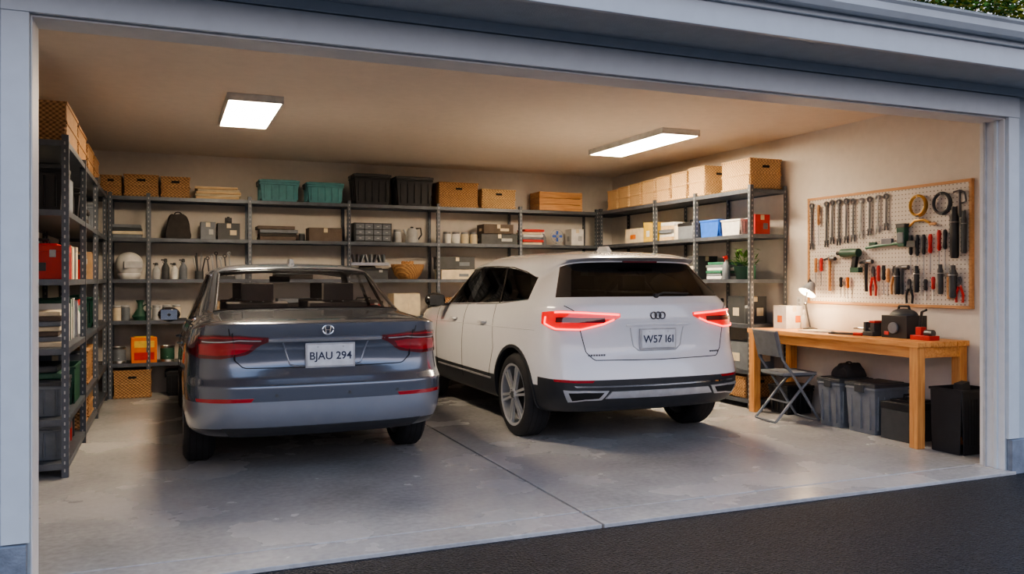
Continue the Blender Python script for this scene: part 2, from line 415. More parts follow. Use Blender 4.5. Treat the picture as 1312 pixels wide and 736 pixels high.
def stack(x,y,z,w,d,h,mats,n=5,name='folded_cloth_stack',jit=.02,bev=.006):
    b=B(); t=h/n
    for i in range(n):
        b.box((random.uniform(-jit,jit),random.uniform(-jit,jit),t*(i+.5)),(w*random.uniform(.88,1.),d*random.uniform(.9,1),t*.94 if i else t),mats[i%len(mats)],rot=Matrix.Rotation(random.uniform(-.04,.04),3,'Z'))
    b.done(name,(x,y,z),bev=min(bev,t*.4))
def bookrow(x,y,z,w,d,h,mats,name='book_row',axis='x'):
    b=B(); p=-w/2
    while p<w/2-.01:
        t=random.uniform(.018,.045); t=min(t,w/2-p); hh=h*random.uniform(.75,1.)
        if axis=='x': b.box((p+t/2,0,hh/2),(t*.94,d*random.uniform(.8,1),hh),random.choice(mats))
        else: b.box((0,p+t/2,hh/2),(d*random.uniform(.8,1),t*.94,hh),random.choice(mats))
        p+=t
    b.done(name,(x,y,z),bev=.002)
def jar(x,y,z,r,h,m,ml=None,name='storage_jar'):
    b=B(); b.lathe([(r*.92,0),(r,.01),(r,h*.78),(r*.85,h*.86),(r*.85,h*.88)],(0,0,0),m); b.lathe([(r*.9,h*.86),(r*.92,h*.88),(r*.92,h),(r*.5,h*1.01)],(0,0,0),ml or m_lgr)
    b.ring((0,0,h*.86),r*.9,.003,m_dmetal,'Z'); b.done(name,(x,y,z),bev=.001)
def bottle(x,y,z,r,h,m,ml=None,name='spray_bottle'):
    b=B(); b.lathe([(r*.9,0),(r,.01),(r,h*.55),(r*.7,h*.68),(r*.35,h*.78),(r*.35,h*.84)],(0,0,0),m); b.lathe([(r*.42,h*.83),(r*.42,h*.93),(r*.3,h)],(0,0,0),ml or m_white)
    b.box((-r*.5,0,h*.93),(r*1.3,r*.4,h*.07),ml or m_white); b.tube([(-r*.6,0,h*.92),(-r*.7,0,h*.82),(-r*.5,0,h*.75)],.004,ml or m_white); b.done(name,(x,y,z),random.uniform(-1,1),bev=.001)
def paintcan(x,y,z,r,h,m,name='paint_can'):
    b=B(); b.lathe([(r,0),(r,.006),(r*.97,.01),(r*.97,h-.012),(r,h-.008),(r,h),(r*.9,h),(r*.88,h-.006),(.001,h-.006)],(0,0,0),m_metal)
    b.lathe([(r*.98,h*.15),(r*.985,h*.16),(r*.985,h*.84),(r*.98,h*.85)],(0,0,0),m)
    b.tube([(r,0,h*.8),(r*.9,-.02,h*.5),(0,-r*1.02,h*.3),(-r*.9,-.02,h*.5),(-r,0,h*.8)],.003,m_metal); b.done(name,(x,y,z),bev=0)
def toolbox(x,y,z,w,d,h,m,ml=None,rz=0,name='toolbox'):
    ml=ml or m_blk; b=B(); b.box((0,0,h*.33),(w,d,h*.66),m); b.box((0,0,h*.74),(w*1.02,d*1.03,h*.16),ml); b.box((0,0,h*.84),(w*.7,d*.7,h*.06),ml)
    b.tube([(-w*.22,0,h*.82),(-w*.2,0,h*.97),(w*.2,0,h*.97),(w*.22,0,h*.82)],.011,m_blk)
    for sx in (-1,1): b.box((sx*w*.3,-d*.52,h*.62),(w*.1,.014,h*.18),m_lgr)
    b.box((0,-d*.51,h*.3),(w*.4,.008,h*.2),m_dkgr); b.done(name,(x,y,z),rz,bev=.006)
def bag(x,y,z,w,d,h,m,name='canvas_bag'):
    b=B(); r=bmesh.ops.create_cube(b.bm,size=1.); bmesh.ops.subdivide_edges(b.bm,edges=b.bm.edges[:],cuts=5,use_grid_fill=True)
    for v in b.bm.verts:
        q=v.co.z+.5; tap=1-.42*q**1.6
        v.co=Vector((v.co.x*w*tap+random.uniform(-.01,.01),v.co.y*d*tap+random.uniform(-.01,.01),q*h+ (random.uniform(-.02,.02) if q>.3 else 0)))
    b._tag(b.bm.faces,m)
    b.tube([(-w*.15,0,h*.93),(-w*.12,0,h*1.1),(w*.12,0,h*1.1),(w*.15,0,h*.93)],.01,m); o=b.done(name,(x,y,z),bev=0)
    s=o.modifiers.new('s','SUBSURF'); s.levels=s.render_levels=1
def kettle(x,y,z,r,h,name='kettle'):
    b=B(); b.lathe([(r*.95,0),(r,.02),(r*.85,h*.6),(r*.6,h*.85),(.001,h*.88)],(0,0,0),m_lgr); b.lathe([(.02,h*.86),(.022,h*.95),(.001,h*.97)],(0,0,0),m_blk)
    b.tube([(r*.6,0,h*.85),(r*1.35,0,h*.88),(r*1.5,0,h*.5),(r*.95,0,h*.2)],.011,m_blk); b.tube([(-r*.8,0,h*.5),(-r*1.1,0,h*.65),(-r*1.25,0,h*.8)],.014,m_lgr); b.done(name,(x,y,z),bev=0)
def bowl(x,y,z,r,h,m,name='woven_bowl'):
    b=B(); b.lathe([(r*.55,0),(r*.8,h*.3),(r,h*.85),(r,h),(r*.93,h),(r*.75,h*.4),(.001,h*.2)],(0,0,0),m); b.ring((0,0,h),r*.97,.012,m,'Z')
    for k in range(9):
        a=k*.7; b.tube([(r*.5*math.cos(a),r*.5*math.sin(a),h*.4),(r*.3*math.cos(a+1),r*.3*math.sin(a+1),h*1.25)],.02,m_crate,6)
    b.done(name,(x,y,z),bev=0)
def rack(x,y,z,w,d,h,name='drawer_organizer',m=None):
    m=m or m_dkgr; b=B(); b.box((0,.01,h/2),(w,d-.02,h),m)
    nx=4; nz=3
    for i in range(nx):
        for j in range(nz):
            b.box(((i+.5)/nx*w*.94-w*.47,-d/2+.004,(j+.5)/nz*h*.92+h*.04),(w*.21,.02,h*.26),m_gr); b.box(((i+.5)/nx*w*.94-w*.47,-d/2-.01,(j+.5)/nz*h*.92+h*.04),(.03,.01,.01),m_lgr)
    b.done(name,(x,y,z),bev=.002)
def plant(x,y,z,r,h,pot,name='potted_plant'):
    b=B(); b.lathe([(r*.5,0),(r*.7,h*.4),(r*.75,h*.42),(r*.65,h*.42),(.001,h*.38)],(0,0,0),pot)
    for k in range(60):
        a=random.uniform(0,6.28); rr=random.uniform(.1,1)*r; zz=random.uniform(.45,1.)*h; R=Matrix.Rotation(a,3,'Z')@Matrix.Rotation(random.uniform(-1,.3),3,'Y'); c=Vector((rr*math.cos(a),rr*math.sin(a),zz))
        vs=[b.bm.verts.new(c+R@Vector(p)*.045) for p in ((-1,0,0),(0,.45,.1),(1,0,0),(0,-.45,.1))]; f=b.bm.faces.new(vs); f.material_index=b.mi(m_leaf)
    for k in range(6): b.tube([(0,0,h*.38),(r*.4*math.cos(k),r*.4*math.sin(k),h*.8)],.004,m_leaf,5)
    b.done(name,(x,y,z),bev=0,recalc=False)
def fanball(x,y,z,r,name='desk_fan'):
    b=B()
    for q in (.3,.6,1.): b.ring((0,0,r+.03),r*q,.004,m_metal,'Y')
    for k in range(14):
        a=2*math.pi*k/14; b.tube([(0,-.03,r+.03),(r*math.cos(a),0,r+.03+r*math.sin(a))],.002,m_metal,5)
    for k in range(4):
        a=math.pi/2*k; b.box((math.cos(a)*r*.45,0,r+.03+math.sin(a)*r*.45),(r*.6,.01,r*.35),m_blue,rot=Matrix.Rotation(-a,3,'Y'))
    b.cyl((0,0,r+.03),r*.2,.06,m_lgr,'Y'); b.lathe([(r*.5,0),(r*.5,.012),(.012,.02),(.012,r*.4)],(0,.02,0),m_lgr); b.done(name,(x,y,z),bev=0)
YS=10.93
def bk(x0,x1): return (x0+x1)/2, (x1-x0)
Z=2.38
for (a,c,h) in ((-.72,-.50,.24),(-.47,-.10,.26),(-.07,.25,.25)): cx,w=bk(a,c); basket(cx,YS,Z,w,.34,h)
stack(.57,YS,Z,.54,.32,.15,[m_plyl,m_crm],5,'plywood_offcut_stack')
tote(1.30,YS,Z,.50,.36,.27,m_teal); tote(1.87,YS,Z,.48,.36,.26,m_teal)
tote(2.48,YS,Z,.50,.38,.40,m_blk,m_dkgr); tote(3.05,YS,Z,.52,.38,.39,m_blk,m_dkgr)
basket(3.67,YS,Z,.56,.36,.34); basket(4.26,YS,Z,.50,.34,.27,m_wickl); woodcrate(5.22,YS,Z,.68,.34,.27)
Z=1.89
stack(-.43,YS,Z,.34,.26,.16,[m_gr,m_crm,m_dkgr],4,'magazine_stack'); bag(.12,YS,Z,.30,.24,.30,m_cloth)
carton(.46,YS,Z,.17,.24,.21,m_gr,label=m_lgr,name='document_box'); carton(.70,YS,Z,.26,.26,.20,m_dkgr,label=m_crm,name='document_box')
b=B(); b.box((0,0,.035),(.08,.06,.07),m_blk); b.cyl((0,-.05,.035),.022,.05,m_blk,'Y'); b.box((0,0,.077),(.03,.03,.014),m_blk); b.done('compact_camera',(.70,YS-.02,Z+.203),bev=.004)
stack(1.28,YS,Z,.50,.3,.18,[m_cloth2,m_cloth,m_gr],4); carton(1.88,YS,Z,.42,.28,.17,m_cloth2,label=m_cloth2,name='storage_case')
rack(2.50,YS,Z,.50,.28,.25); jar(2.86,YS,Z,.055,.18,m_lgr); kettle(3.06,YS,Z,.09,.23)
for xx in (3.55,3.68,3.81,3.94): jar(xx,YS-.02,Z,.055,.16,m_white if xx<3.7 else m_crm,m_metal)
carton(4.28,YS,Z,.54,.3,.14,m_dkgr,label=m_lgr,name='storage_case'); carton(4.27,YS,Z+.146,.44,.28,.13,m_cloth2,label=m_crm,name='storage_case')
stack(4.80,YS,Z,.32,.26,.22,[m_crm,m_red,m_gr,m_white],6,'magazine_stack'); fanball(5.20,YS-.08,Z,.10); carton(5.52,YS,Z,.20,.2,.24,m_white,label=m_lgr,name='document_box'); bottle(5.02,YS,Z,.04,.2,m_gr); jar(1.60,YS,Z,.04,.1,m_dkgr)
Z=1.40
b=B(); b.sph((0,0,.17),.155,m_white,(1,1.05,1.0)); b.lathe([(.10,0),(.11,.01),(.13,.05),(.13,.07)],(0,0,0),m_white); b.box((0,-.15,.17),(.20,.04,.08),m_lgr); b.done('motorcycle_helmet',(-.42,YS-.04,Z),.3,bev=.004)
for i,(xx,mm) in enumerate(((-.12,m_lgr),(-.02,m_dkgr),(.08,m_white),(.18,m_gr))): bottle(xx,YS-.04,Z,.045,.20+.05*(i%2),mm,m_dkgr)
b=B()
b.lathe([(.05,0),(.05,.10),(.045,.10),(.04,.02),(.001,.015)],(0,0,0),m_dkgr)
for k in range(7): b.tube([(.02*math.cos(k),.02*math.sin(k),.02),(.07*math.cos(k),.05*math.sin(k),.26+.03*(k%3))],.009,m_metal if k%2 else m_dkgr,6)
b.done('tool_cup',(.36,YS-.04,Z),bev=0)
b=B()
for k in range(6): b.tube([(-.12+.05*k,0,.02),(-.14+.05*k,.06,.24+.03*(k%3))],.010,(m_dmetal,m_lgr)[k%2],6); b.ring((-.14+.05*k,.06,.26+.03*(k%3)),.018,.007,(m_dmetal,m_lgr)[k%2],'Y',14)
b.box((0,.03,.02),(.34,.14,.04),m_dkgr); b.done('spanner_rack',(.60,YS-.04,Z),bev=.002)
jar(.82,YS,Z,.05,.16,m_lgr)
stack(1.5,YS,Z,.5,.3,.18,[m_cloth,m_gr],3); toolbox(2.45,YS,Z,.5,.26,.17,m_dkgr)
b=B()
b.box((0,0,.02),(.5,.26,.04),m_metal)
for k in range(8): b.box((-.2+k*.057,-.02,.09),(.02,.14,.12),random.choice((m_dmetal,m_gr,m_crm)),rot=Matrix.Rotation(.3*(k%3-1),3,'Y'))
b.done('parts_tray',(2.46,YS,Z+.18),bev=.002)
bowl(3.00,YS,Z,.22,.19,m_wick)
carton(3.66,YS,Z,.46,.3,.13,m_crm,label=m_gr,name='storage_case'); carton(3.66,YS,Z+.136,.50,.3,.17,m_dkgr,label=m_gr,name='storage_case')
stack(4.3,YS,Z,.4,.28,.2,[m_white,m_gr,m_crm],5,'magazine_stack'); bookrow(5.2,YS,Z,.6,.25,.22,[m_red,m_gr,m_crm,m_dgreen])
Z=.91
b=B(); b.lathe([(.07,0),(.09,.05),(.03,.14),(.03,.2),(.05,.24),(.04,.24),(.02,.2)],(0,0,0),m_dgreen); b.ring((.07,0,.14),.045,.008,m_dgreen,'Y'); b.done('ceramic_pitcher',(-.30,YS-.05,Z),bev=0)
for xx,mm in ((-.55,m_crm),(-.46,m_gr),(-.12,m_lgr),(-.01,m_dgreen),(.10,m_crm)): jar(xx,YS-.05,Z,.05,.18,mm)
carton(.55,YS,Z,.4,.3,.22); stack(1.5,YS,Z,.5,.3,.25,[m_cloth,m_gr],4); carton(2.95,YS,Z,.36,.3,.3,m_crm,name='storage_case')
basket(3.62,YS,Z,.36,.3,.24); carton(4.1,YS,Z,.5,.3,.25); bookrow(5.2,YS,Z,.6,.25,.25,[m_red,m_gr,m_crm])
toolbox(2.4,YS,Z,.45,.28,.25,m_red)
Z=.41
paintcan(-.53,YS-.06,Z,.08,.19,m_gr)
b=B(); b.box((0,0,.15),(.28,.16,.30),m_org); b.box((0,-.082,.22),(.22,.006,.08),m_yel); b.box((0,-.083,.08),(.22,.006,.09),m_red); b.box((0,0,.305),(.22,.12,.012),m_yel); b.done('fertilizer_box',(-.26,YS-.10,Z),.1,bev=.004)
paintcan(0,YS-.05,Z,.08,.19,m_dgreen); carton(.5,YS,Z,.45,.3,.28); tote(1.5,YS,Z,.55,.34,.36,m_gr); tote(2.6,YS,Z,.5,.34,.36,m_blk); carton(3.8,YS,Z,.5,.3,.28); tote(5.1,YS,Z,.55,.34,.36,m_gr)
basket(-.38,YS-.02,0,.40,.34,.33); tote(.2,YS,0,.44,.36,.30,m_blk); tote(1.4,YS,0,.55,.36,.30,m_blk); tote(2.6,YS,0,.5,.36,.30,m_gr)
XS=6.035
Z=2.38; y=10.50
for wd,h,mm in ((.30,.28,m_wickl),(.30,.30,m_wickl),(.30,.31,m_wickl),(.34,.32,m_wickl),(.34,.33,m_wickl),(.36,.34,m_wickl),(.36,.36,m_wickl)):
    basket(XS,y-wd/2,Z,.42,wd-.03,h,mm); y-=wd+.01
    if y<8.0: break
basket(XS,7.58,Z,.42,.50,.34,m_wickl)
Z=1.89
carton(XS,9.85,Z,.34,.4,.2,m_crm,label=m_org); carton(XS-.02,9.45,Z,.32,.22,.26,m_yel,label=m_white); stack(XS,9.08,Z,.3,.3,.24,[m_plyl,m_white,m_gr],5,'magazine_stack'); toolbox(XS,8.68,Z,.3,.26,.25,m_gr,rz=1.57); jar(XS-.1,8.48,Z,.055,.2,m_gr); jar(XS-.1,8.87,Z,.05,.22,m_crm)
openbin(XS-.03,8.08,Z,.34,.36,.2,m_blue,fill=[m_blue,m_gr]); openbin(XS-.03,7.68,Z,.34,.34,.18,m_white,fill=[m_lgr,m_white]); carton(XS-.02,7.42,Z,.2,.12,.22,m_red,label=m_gr)
Z=1.40
bookrow(XS,10.1,Z,.6,.25,.28,[m_gr,m_crm,m_red,m_dkgr],axis='y'); rack(XS,9.5,Z,.3,.3,.26); toolbox(XS,8.95,Z,.4,.28,.24,m_gr,rz=1.57); carton(XS,8.5,Z,.3,.2,.28,m_dkgr)
stack(XS,8.05,Z,.32,.30,.2,[m_white,m_gr,m_green],6,'magazine_stack'); plant(XS-.06,7.62,Z,.17,.34,m_dgreen); bottle(XS-.12,7.42,Z,.045,.25,m_green,m_red); bottle(XS-.14,7.84,Z,.045,.27,m_gr,m_red)
Z=.91
tote(XS,9.5,Z,.4,.5,.32,m_gr); bottle(XS-.1,8.12,Z,.05,.3,m_white,m_red); bottle(XS-.1,7.97,Z,.05,.27,m_gr,m_blk); carton(XS,7.65,Z,.3,.3,.3,m_dkgr,label=m_crm); jar(XS-.15,7.42,Z,.05,.2,m_dkgr); carton(XS,8.7,Z,.3,.4,.3)
Z=.41
carton(XS,7.62,Z,.36,.42,.30,m_gr,label=m_crm); bookrow(XS-.05,8.1,Z,.4,.25,.3,[m_gr,m_crm,m_dkgr,m_blue],axis='y'); tote(XS,9.0,Z,.4,.5,.34,m_blk)
basket(XS-.02,7.60,LV[0],.40,.42,.24); tote(XS,8.6,LV[0],.4,.5,.24,m_blk)
XW=-.89
Z=2.38; basket(XW,7.15,Z,.44,.80,.30,m_wick); basket(XW,8.1,Z,.42,.7,.30,m_wick); basket(XW,8.95,Z,.42,.6,.28,m_wick); basket(XW,9.65,Z,.42,.6,.27,m_wick)
Z=1.89; tote(XW,6.95,Z,.42,.42,.34,m_blk,m_dkgr); carton(XW,7.45,Z,.36,.36,.3,m_gr); tote(XW,8.3,Z,.4,.5,.3,m_blk); stack(XW,9.0,Z,.35,.4,.22,[m_gr,m_cloth],5); tote(XW,9.8,Z,.4,.5,.3,m_gr)
Z=1.40; toolbox(XW,6.98,Z,.42,.34,.30,m_red,m_red,rz=0); bowl(XW,7.5,Z,.17,.16,m_lgr,'metal_bowl'); bookrow(XW,8.2,Z,.8,.28,.3,[m_red,m_cloth2,m_gr,m_crm],axis='y'); toolbox(XW,9.0,Z,.4,.3,.28,m_red,rz=1.57); carton(XW,9.8,Z,.35,.5,.28)
Z=.91; stack(XW,7.0,Z,.38,.42,.26,[m_crm,m_gr,m_cloth2],7,'magazine_stack'); bookrow(XW+.03,7.75,Z,.7,.3,.34,[m_white,m_gr,m_dgreen,m_crm],axis='y')
for i in range(5): bottle(XW+.12,8.4+i*.17,Z,.05,.3,(m_white,m_green,m_gr,m_blue,m_dkgr)[i],m_red)
openbin(XW,9.7,Z,.4,.6,.3,m_green,fill=[m_gr,m_green])
Z=.41; tote(XW,7.0,Z,.42,.48,.26,m_gr,m_dkgr); stack(XW,7.0,Z+.268,.40,.46,.10,[m_dgreen,m_dkgr],2,'folded_tarp',bev=.012); openbin(XW,7.65,Z,.42,.5,.3,m_dgreen,fill=[m_dkgr,m_gr]); carton(XW,8.3,Z,.4,.4,.34,m_gr); basket(XW,8.95,Z,.4,.5,.32); basket(XW,9.7,Z,.4,.5,.3)
Z=.10; tote(XW,6.98,Z,.43,.48,.27,m_gr); bookrow(XW+.03,7.6,Z,.5,.3,.27,[m_red,m_dkgr,m_red],axis='y'); basket(XW,8.3,Z,.42,.5,.26); basket(XW,8.95,Z,.42,.5,.26); tote(XW,9.7,Z,.4,.5,.26,m_blk)

# ------------------------------------------------------------------ workbench
b=B()
X0,X1,Y0,Y1,ZT=5.68,6.27,5.02,7.20,.88
for i in range(4):
    w=(X1-X0)/4; b.box((X0+w*(i+.5),(Y0+Y1)/2,ZT-.0225),(w-.002,Y1-Y0,.045),m_wood)
b.box((X0+.05,(Y0+Y1)/2,ZT-.09),(.035,Y1-Y0-.08,.09),m_wood); b.box((X1-.03,(Y0+Y1)/2,ZT-.09),(.035,Y1-Y0-.08,.09),m_wood)
b.box(((X0+X1)/2,Y0+.045,ZT-.09),(X1-X0-.06,.035,.09),m_wood); b.box(((X0+X1)/2,Y1-.045,ZT-.09),(X1-X0-.06,.035,.09),m_wood)
for xx in (X0+.055,X1-.05):
    for yy in (Y0+.06,Y1-.06): b.box((xx,yy,(ZT-.045)/2),(.085,.085,ZT-.045),m_woodz)
b.done('workbench',bev=.004,smooth=False)
b=B(); PY0,PY1,PZ0,PZ1=5.01,6.93,1.16,2.24
b.box((0,0,0),(.028,PY1-PY0,PZ1-PZ0),m_peg)
hy,hz=(PY1-PY0)/2,(PZ1-PZ0)/2
for s in (-1,1):
    b.box((-.004,0,s*hz),(.036,PY1-PY0+.03,.026),m_frame); b.box((-.004,s*hy,0),(.036,.026,PZ1-PZ0),m_frame)
b.done('pegboard',(6.284,(PY0+PY1)/2,(PZ0+PZ1)/2),bev=.002,smooth=False)
XP=6.262
def wrench(y,zt,l,m=None,w=.030):
    m=m or m_dmetal; b=B(); b.box((0,0,-l/2),(.010,w*.66,l*.86),m); b.ring((0,0,0),w*.75,.010,m,'X',20)
    for s in (-1,1): b.box((0,s*w*.55,-l+.005),(.012,.012,.05),m,rot=Matrix.Rotation(s*.15,3,'X'))
    b.box((0,0,-l+.035),(.012,w*1.6,.028),m); b.tube([(.012,0,.005),(-.006,0,.002),(-.008,0,.012)],.003,m_metal,6); b.done('wrench',(XP-.009,y,zt),bev=.002)
for y,zt,l,m in ((6.87,2.17,.44,m_dmetal),(6.66,2.17,.42,m_dmetal),(6.58,2.18,.40,m_dmetal),(6.49,2.18,.42,m_dmetal),(6.39,2.18,.40,m_dmetal),(6.30,2.17,.38,m_dmetal),(6.20,2.17,.35,m_metal),(6.09,2.17,.33,m_dmetal),(5.99,2.18,.32,m_metal),(5.89,2.18,.30,m_dmetal)): wrench(y,zt,l,m)
def driver(y,zt,l,m,r=.018,name='screwdriver'):
    b=B(); b.lathe([(.005,-l),(.005,-l*.5)],(0,0,0),m_metal,seg=10); b.lathe([(r*.6,-l*.5),(r,-l*.44),(r*.8,-l*.3),(r,-l*.08),(r*.7,0),(.001,.002)],(0,0,0),m,seg=12); b.tube([(.014,-.01,-l*.48),(-.012,0,-l*.48),(.014,.01,-l*.48)],.003,m_metal,6); b.done(name,(XP-.019,y,zt),bev=0)
for y,zt,l,m in ((6.76,2.17,.42,m_frame),(5.60,1.80,.36,m_blk),(5.53,1.80,.38,m_blk),(5.46,1.80,.36,m_blk),(5.39,1.80,.34,m_red),(5.30,1.83,.36,m_red),(5.24,1.83,.34,m_blk),(5.97,1.53,.30,m_red),(5.91,1.53,.28,m_blk),(5.86,1.50,.26,m_crate),(5.44,1.40,.2,m_blk),(5.36,1.42,.22,m_red),(6.80,1.62,.3,m_crate),(6.72,1.62,.28,m_red),(6.45,1.42,.2,m_blk),(6.36,1.42,.22,m_org)): driver(y,zt,l,m)
def hammer(y,zt,l,m,hm=None):
    b=B(); b.tube([(0,0,-l),(0,.004,-l*.5),(0,0,0)],.016,m,8); b.box((0,0,-.01),(.03,.03,.035),hm or m_dmetal); b.cyl((0,-.045,-.01),.020,.06,hm or m_dmetal,'Y'); b.box((0,.045,-.014),(.016,.07,.022),hm or m_dmetal,rot=Matrix.Rotation(-.25,3,'X'))
    b.tube([(.016,-.02,-.035),(-.01,-.02,-.035)],.003,m_metal,6); b.tube([(.016,.02,-.035),(-.01,.02,-.035)],.003,m_metal,6); b.done('hammer',(XP-.020,y,zt),bev=.002)
hammer(6.12,1.58,.30,m_blk); hammer(5.70,1.52,.26,m_dkgr); hammer(5.20,1.45,.22,m_crate); hammer(6.60,1.62,.34,m_crate)
def pliers(y,zt,l,m):
    b=B()
    for s in (-1,1):
        b.tube([(0,s*.03,-l),(0,s*.035,-l*.7),(0,s*.008,-l*.35),(0,-s*.008,-l*.3)],.011,m,8); b.tube([(0,-s*.006,-l*.3),(0,-s*.012,-l*.12),(0,-s*.002,0)],.010,m_dmetal,8)
    b.cyl((0,0,-l*.32),.015,.022,m_dmetal,'X'); b.tube([(.012,0,-l*.25),(-.01,0,-l*.25)],.003,m_metal,6); b.done('pliers',(XP-.015,y,zt),bev=0)
pliers(6.04,1.52,.28,m_red); pliers(5.79,1.52,.26,m_crate); pliers(5.62,1.40,.22,m_blk); pliers(5.10,1.42,.22,m_red)
def coil(y,z,r,m,n=4,name='hose_coil'):
    b=B()
    for k in range(n): b.ring((-.007*k,0,.002*k),r-.006*(k%2),.009,m,'X',36,(1,1.05))
    b.tube([(.012,0,r-.012),(-.03,0,r-.012),(-.034,0,r+.005)],.003,m_metal,6); b.box((-.01,0,-r),(.03,.03,.02),m_dkgr); b.done(name,(XP-.010,y,z),bev=0)
coil(5.52,2.06,.088,m_brass); coil(5.27,2.06,.088,m_dkgr)
b=B(); b.tube([(0,.06,0),(0,0,.01),(0,-.05,-.01),(0,-.06,-.09),(0,-.02,-.10)],.008,m_dmetal,8); b.tube([(0,0,.01),(0,-.01,-.22)],.010,m_dmetal,8); b.box((.004,0,0),(.014,.03,.03),m_dmetal); b.done('wall_hook',(XP-.012,5.10,2.15),bev=0)
b=B(); b.cyl((0,0,0),.042,.22,m_dgreen,'Y'); b.cyl((0,.14,0),.026,.07,m_blk,'Y',r2=.018); b.cyl((0,.22,0),.006,.1,m_metal,'Y'); b.box((0,-.06,-.09),(.038,.05,.13),m_blk,rot=Matrix.Rotation(.2,3,'X')); b.box((0,-.078,-.17),(.055,.11,.05),m_dgreen); b.tube([(.04,0,.03),(-.01,0,.05)],.004,m_metal,6); b.done('cordless_drill',(XP-.045,6.30,1.66),bev=.004)
b=B(); b.tube([(0,.26,0),(0,.1,.02),(0,-.1,.03),(0,-.25,.02)],.014,m_green,8); b.box((0,-.28,.02),(.04,.1,.06),m_dkgr); b.box((0,0,.055),(.03,.12,.05),m_gr); b.box((.01,.18,.03),(.03,.08,.05),m_dgreen); b.done('caulking_gun',(XP-.026,5.86,1.70),bev=.003)
b=B(); b.box((0,0,0),(.06,.10,.20),m_dgreen,taper=.8); b.box((0,0,.09),(.065,.105,.04),m_dkgr); b.box((-.02,0,-.02),(.03,.07,.1),m_gr); b.done('tool_pouch',(XP-.032,5.68,1.80),bev=.008)
b=B(); b.tube([(0,.12,-.02),(0,.06,.03),(0,-.04,.03),(0,-.1,0)],.012,m_brass,8); b.box((0,-.13,-.01),(.02,.07,.02),m_crate); b.tube([(.012,0,.03),(-.01,0,.03)],.004,m_metal,6); b.done('hand_scraper',(XP-.014,5.5,1.90),bev=.002)
for k,(y,z,h,r,m) in enumerate(((5.13,1.80,.44,.036,m_blk),(5.05,1.80,.36,.022,m_dkgr),(5.15,1.38,.28,.03,m_dkgr),(5.28,1.40,.26,.024,m_dkgr),(5.74,1.38,.24,.028,m_blk),(5.53,1.40,.24,.024,m_blk))):
    b=B(); b.lathe([(r*.8,-h/2),(r,-h/2+.02),(r,h*.3),(r*.7,h*.38),(r*.7,h/2),(r*.4,h/2)],(0,0,0),m,seg=14); b.ring((0,0,h*.2),r+.002,.004,m_metal,'Z',16); b.tube([(r+.002,0,h*.2),(-.0,0,h*.2)],.003,m_metal,6); b.done('flashlight',(XP-r-.004,y,z),bev=0)
ZB=.88
b=B(); b.lathe([(.07,0),(.072,.015),(.02,.03),(.001,.03)],(0,0,0),m_blk); b.tube([(0,0,.02),(0,.07,.27),(-.02,-.0,.50)],.009,m_dmetal,8); b.sph((0,.07,.27),.018,m_dmetal)
hr=Matrix.Rotation(math.radians(35),3,'Y'); b.lathe([(.02,.13),(.035,.11),(.09,0),(.086,0),(.03,.10)],(-.06,-.02,.38),m_lgr,rot=hr,cap=False); b.sph((-.055,-.02,.42),.028,M('bulb',(1.,.8,.5),.4,emit=40.,var=.01)); b.tube([(-.02,0,.50),(-.02,-.01,.52),(-.0,-.02,.49)],.009,m_dmetal,8)
b.done('desk_lamp',(6.08,6.70,ZB),bev=0)
pl=bpy.data.lights.new('desk_lamp_glow','POINT'); pl.energy=14; pl.color=(1,.70,.40); pl.shadow_soft_size=.03; po=bpy.data.objects.new('desk_lamp_glow',pl); COL.objects.link(po); po.location=(6.00,6.68,ZB+.32)
carton(6.08,7.03,ZB,.22,.2,.24,m_white,label=m_org,name='parts_box'); bottle(6.15,6.87,ZB,.03,.2,m_lgr)
stack(5.92,6.45,ZB,.2,.3,.015,[m_white,m_crm],2,'paper_stack',bev=.001)
b=B(); b.box((0,0,.02),(.14,.12,.04),m_dkgr); b.box((0,-.03,.08),(.09,.05,.09),m_dkgr); b.box((0,.06,.08),(.09,.03,.09),m_dkgr); b.cyl((0,.11,.06),.012,.14,m_metal,'Y'); b.cyl((0,.18,.06),.006,.12,m_metal,'X'); b.box((0,-.03,.13),(.10,.07,.02),m_red); b.done('bench_vise',(6.0,5.80,ZB),bev=.004)
b=B(); b.box((0,0,.10),(.24,.28,.20),m_blk); b.sph((0,0,.19),.13,m_dkgr,(.8,1,.55),zmin=0); b.tube([(0,-.07,.22),(0,-.05,.28),(0,.05,.28),(0,.07,.22)],.012,m_blk); b.cyl((-.13,0,.09),.05,.02,m_gr,'X'); b.box((-.12,.08,.04),(.01,.05,.03),m_red); b.done('shop_vacuum',(6.05,5.50,ZB),bev=.012)
b=B(); b.box((0,0,.02),(.12,.2,.04),m_red); b.box((0,.04,.07),(.06,.06,.08),m_red); b.cyl((0,-.05,.06),.03,.08,m_dmetal,'Y'); b.tube([(0,.05,.1),(0,.03,.24),(0,-.02,.26)],.012,m_blk); b.done('drill_press_stand',(5.98,5.22,ZB),bev=.004)
b=B(); b.cyl((0,0,.015),.012,.24,m_dmetal,'Y'); b.cyl((0,-.14,.015),.015,.08,m_red,'Y'); b.ring((0,.13,.012),.018,.006,m_dmetal,'Z',16); b.done('ratchet_wrench',(5.82,5.98,ZB),.3,bev=0)
b=B()
for s in (-1,1):
    y=s*.20
    b.tube([(.32,y*.95,.012),(.02,y,.46),(-.10,y,.62),(-.17,y,.90)],.014,m_gr,8)
    b.tube([(-.16,y*.88,.012),(.10,y*.88,.30),(.26,y*.88,.455)],.014,m_gr,8)
b.tube([(-.16,-.176,.012),(-.16,.176,.012)],.011,m_gr,8); b.tube([(.32,-.19,.012),(.32,.19,.012)],.011,m_gr,8); b.tube([(0,-.176,.19),(0,.176,.19)],.010,m_gr,8)
b.box((.10,0,.475),(.38,.39,.03),m_gr); b.box((.10,0,.455),(.36,.37,.015),m_dkgr)
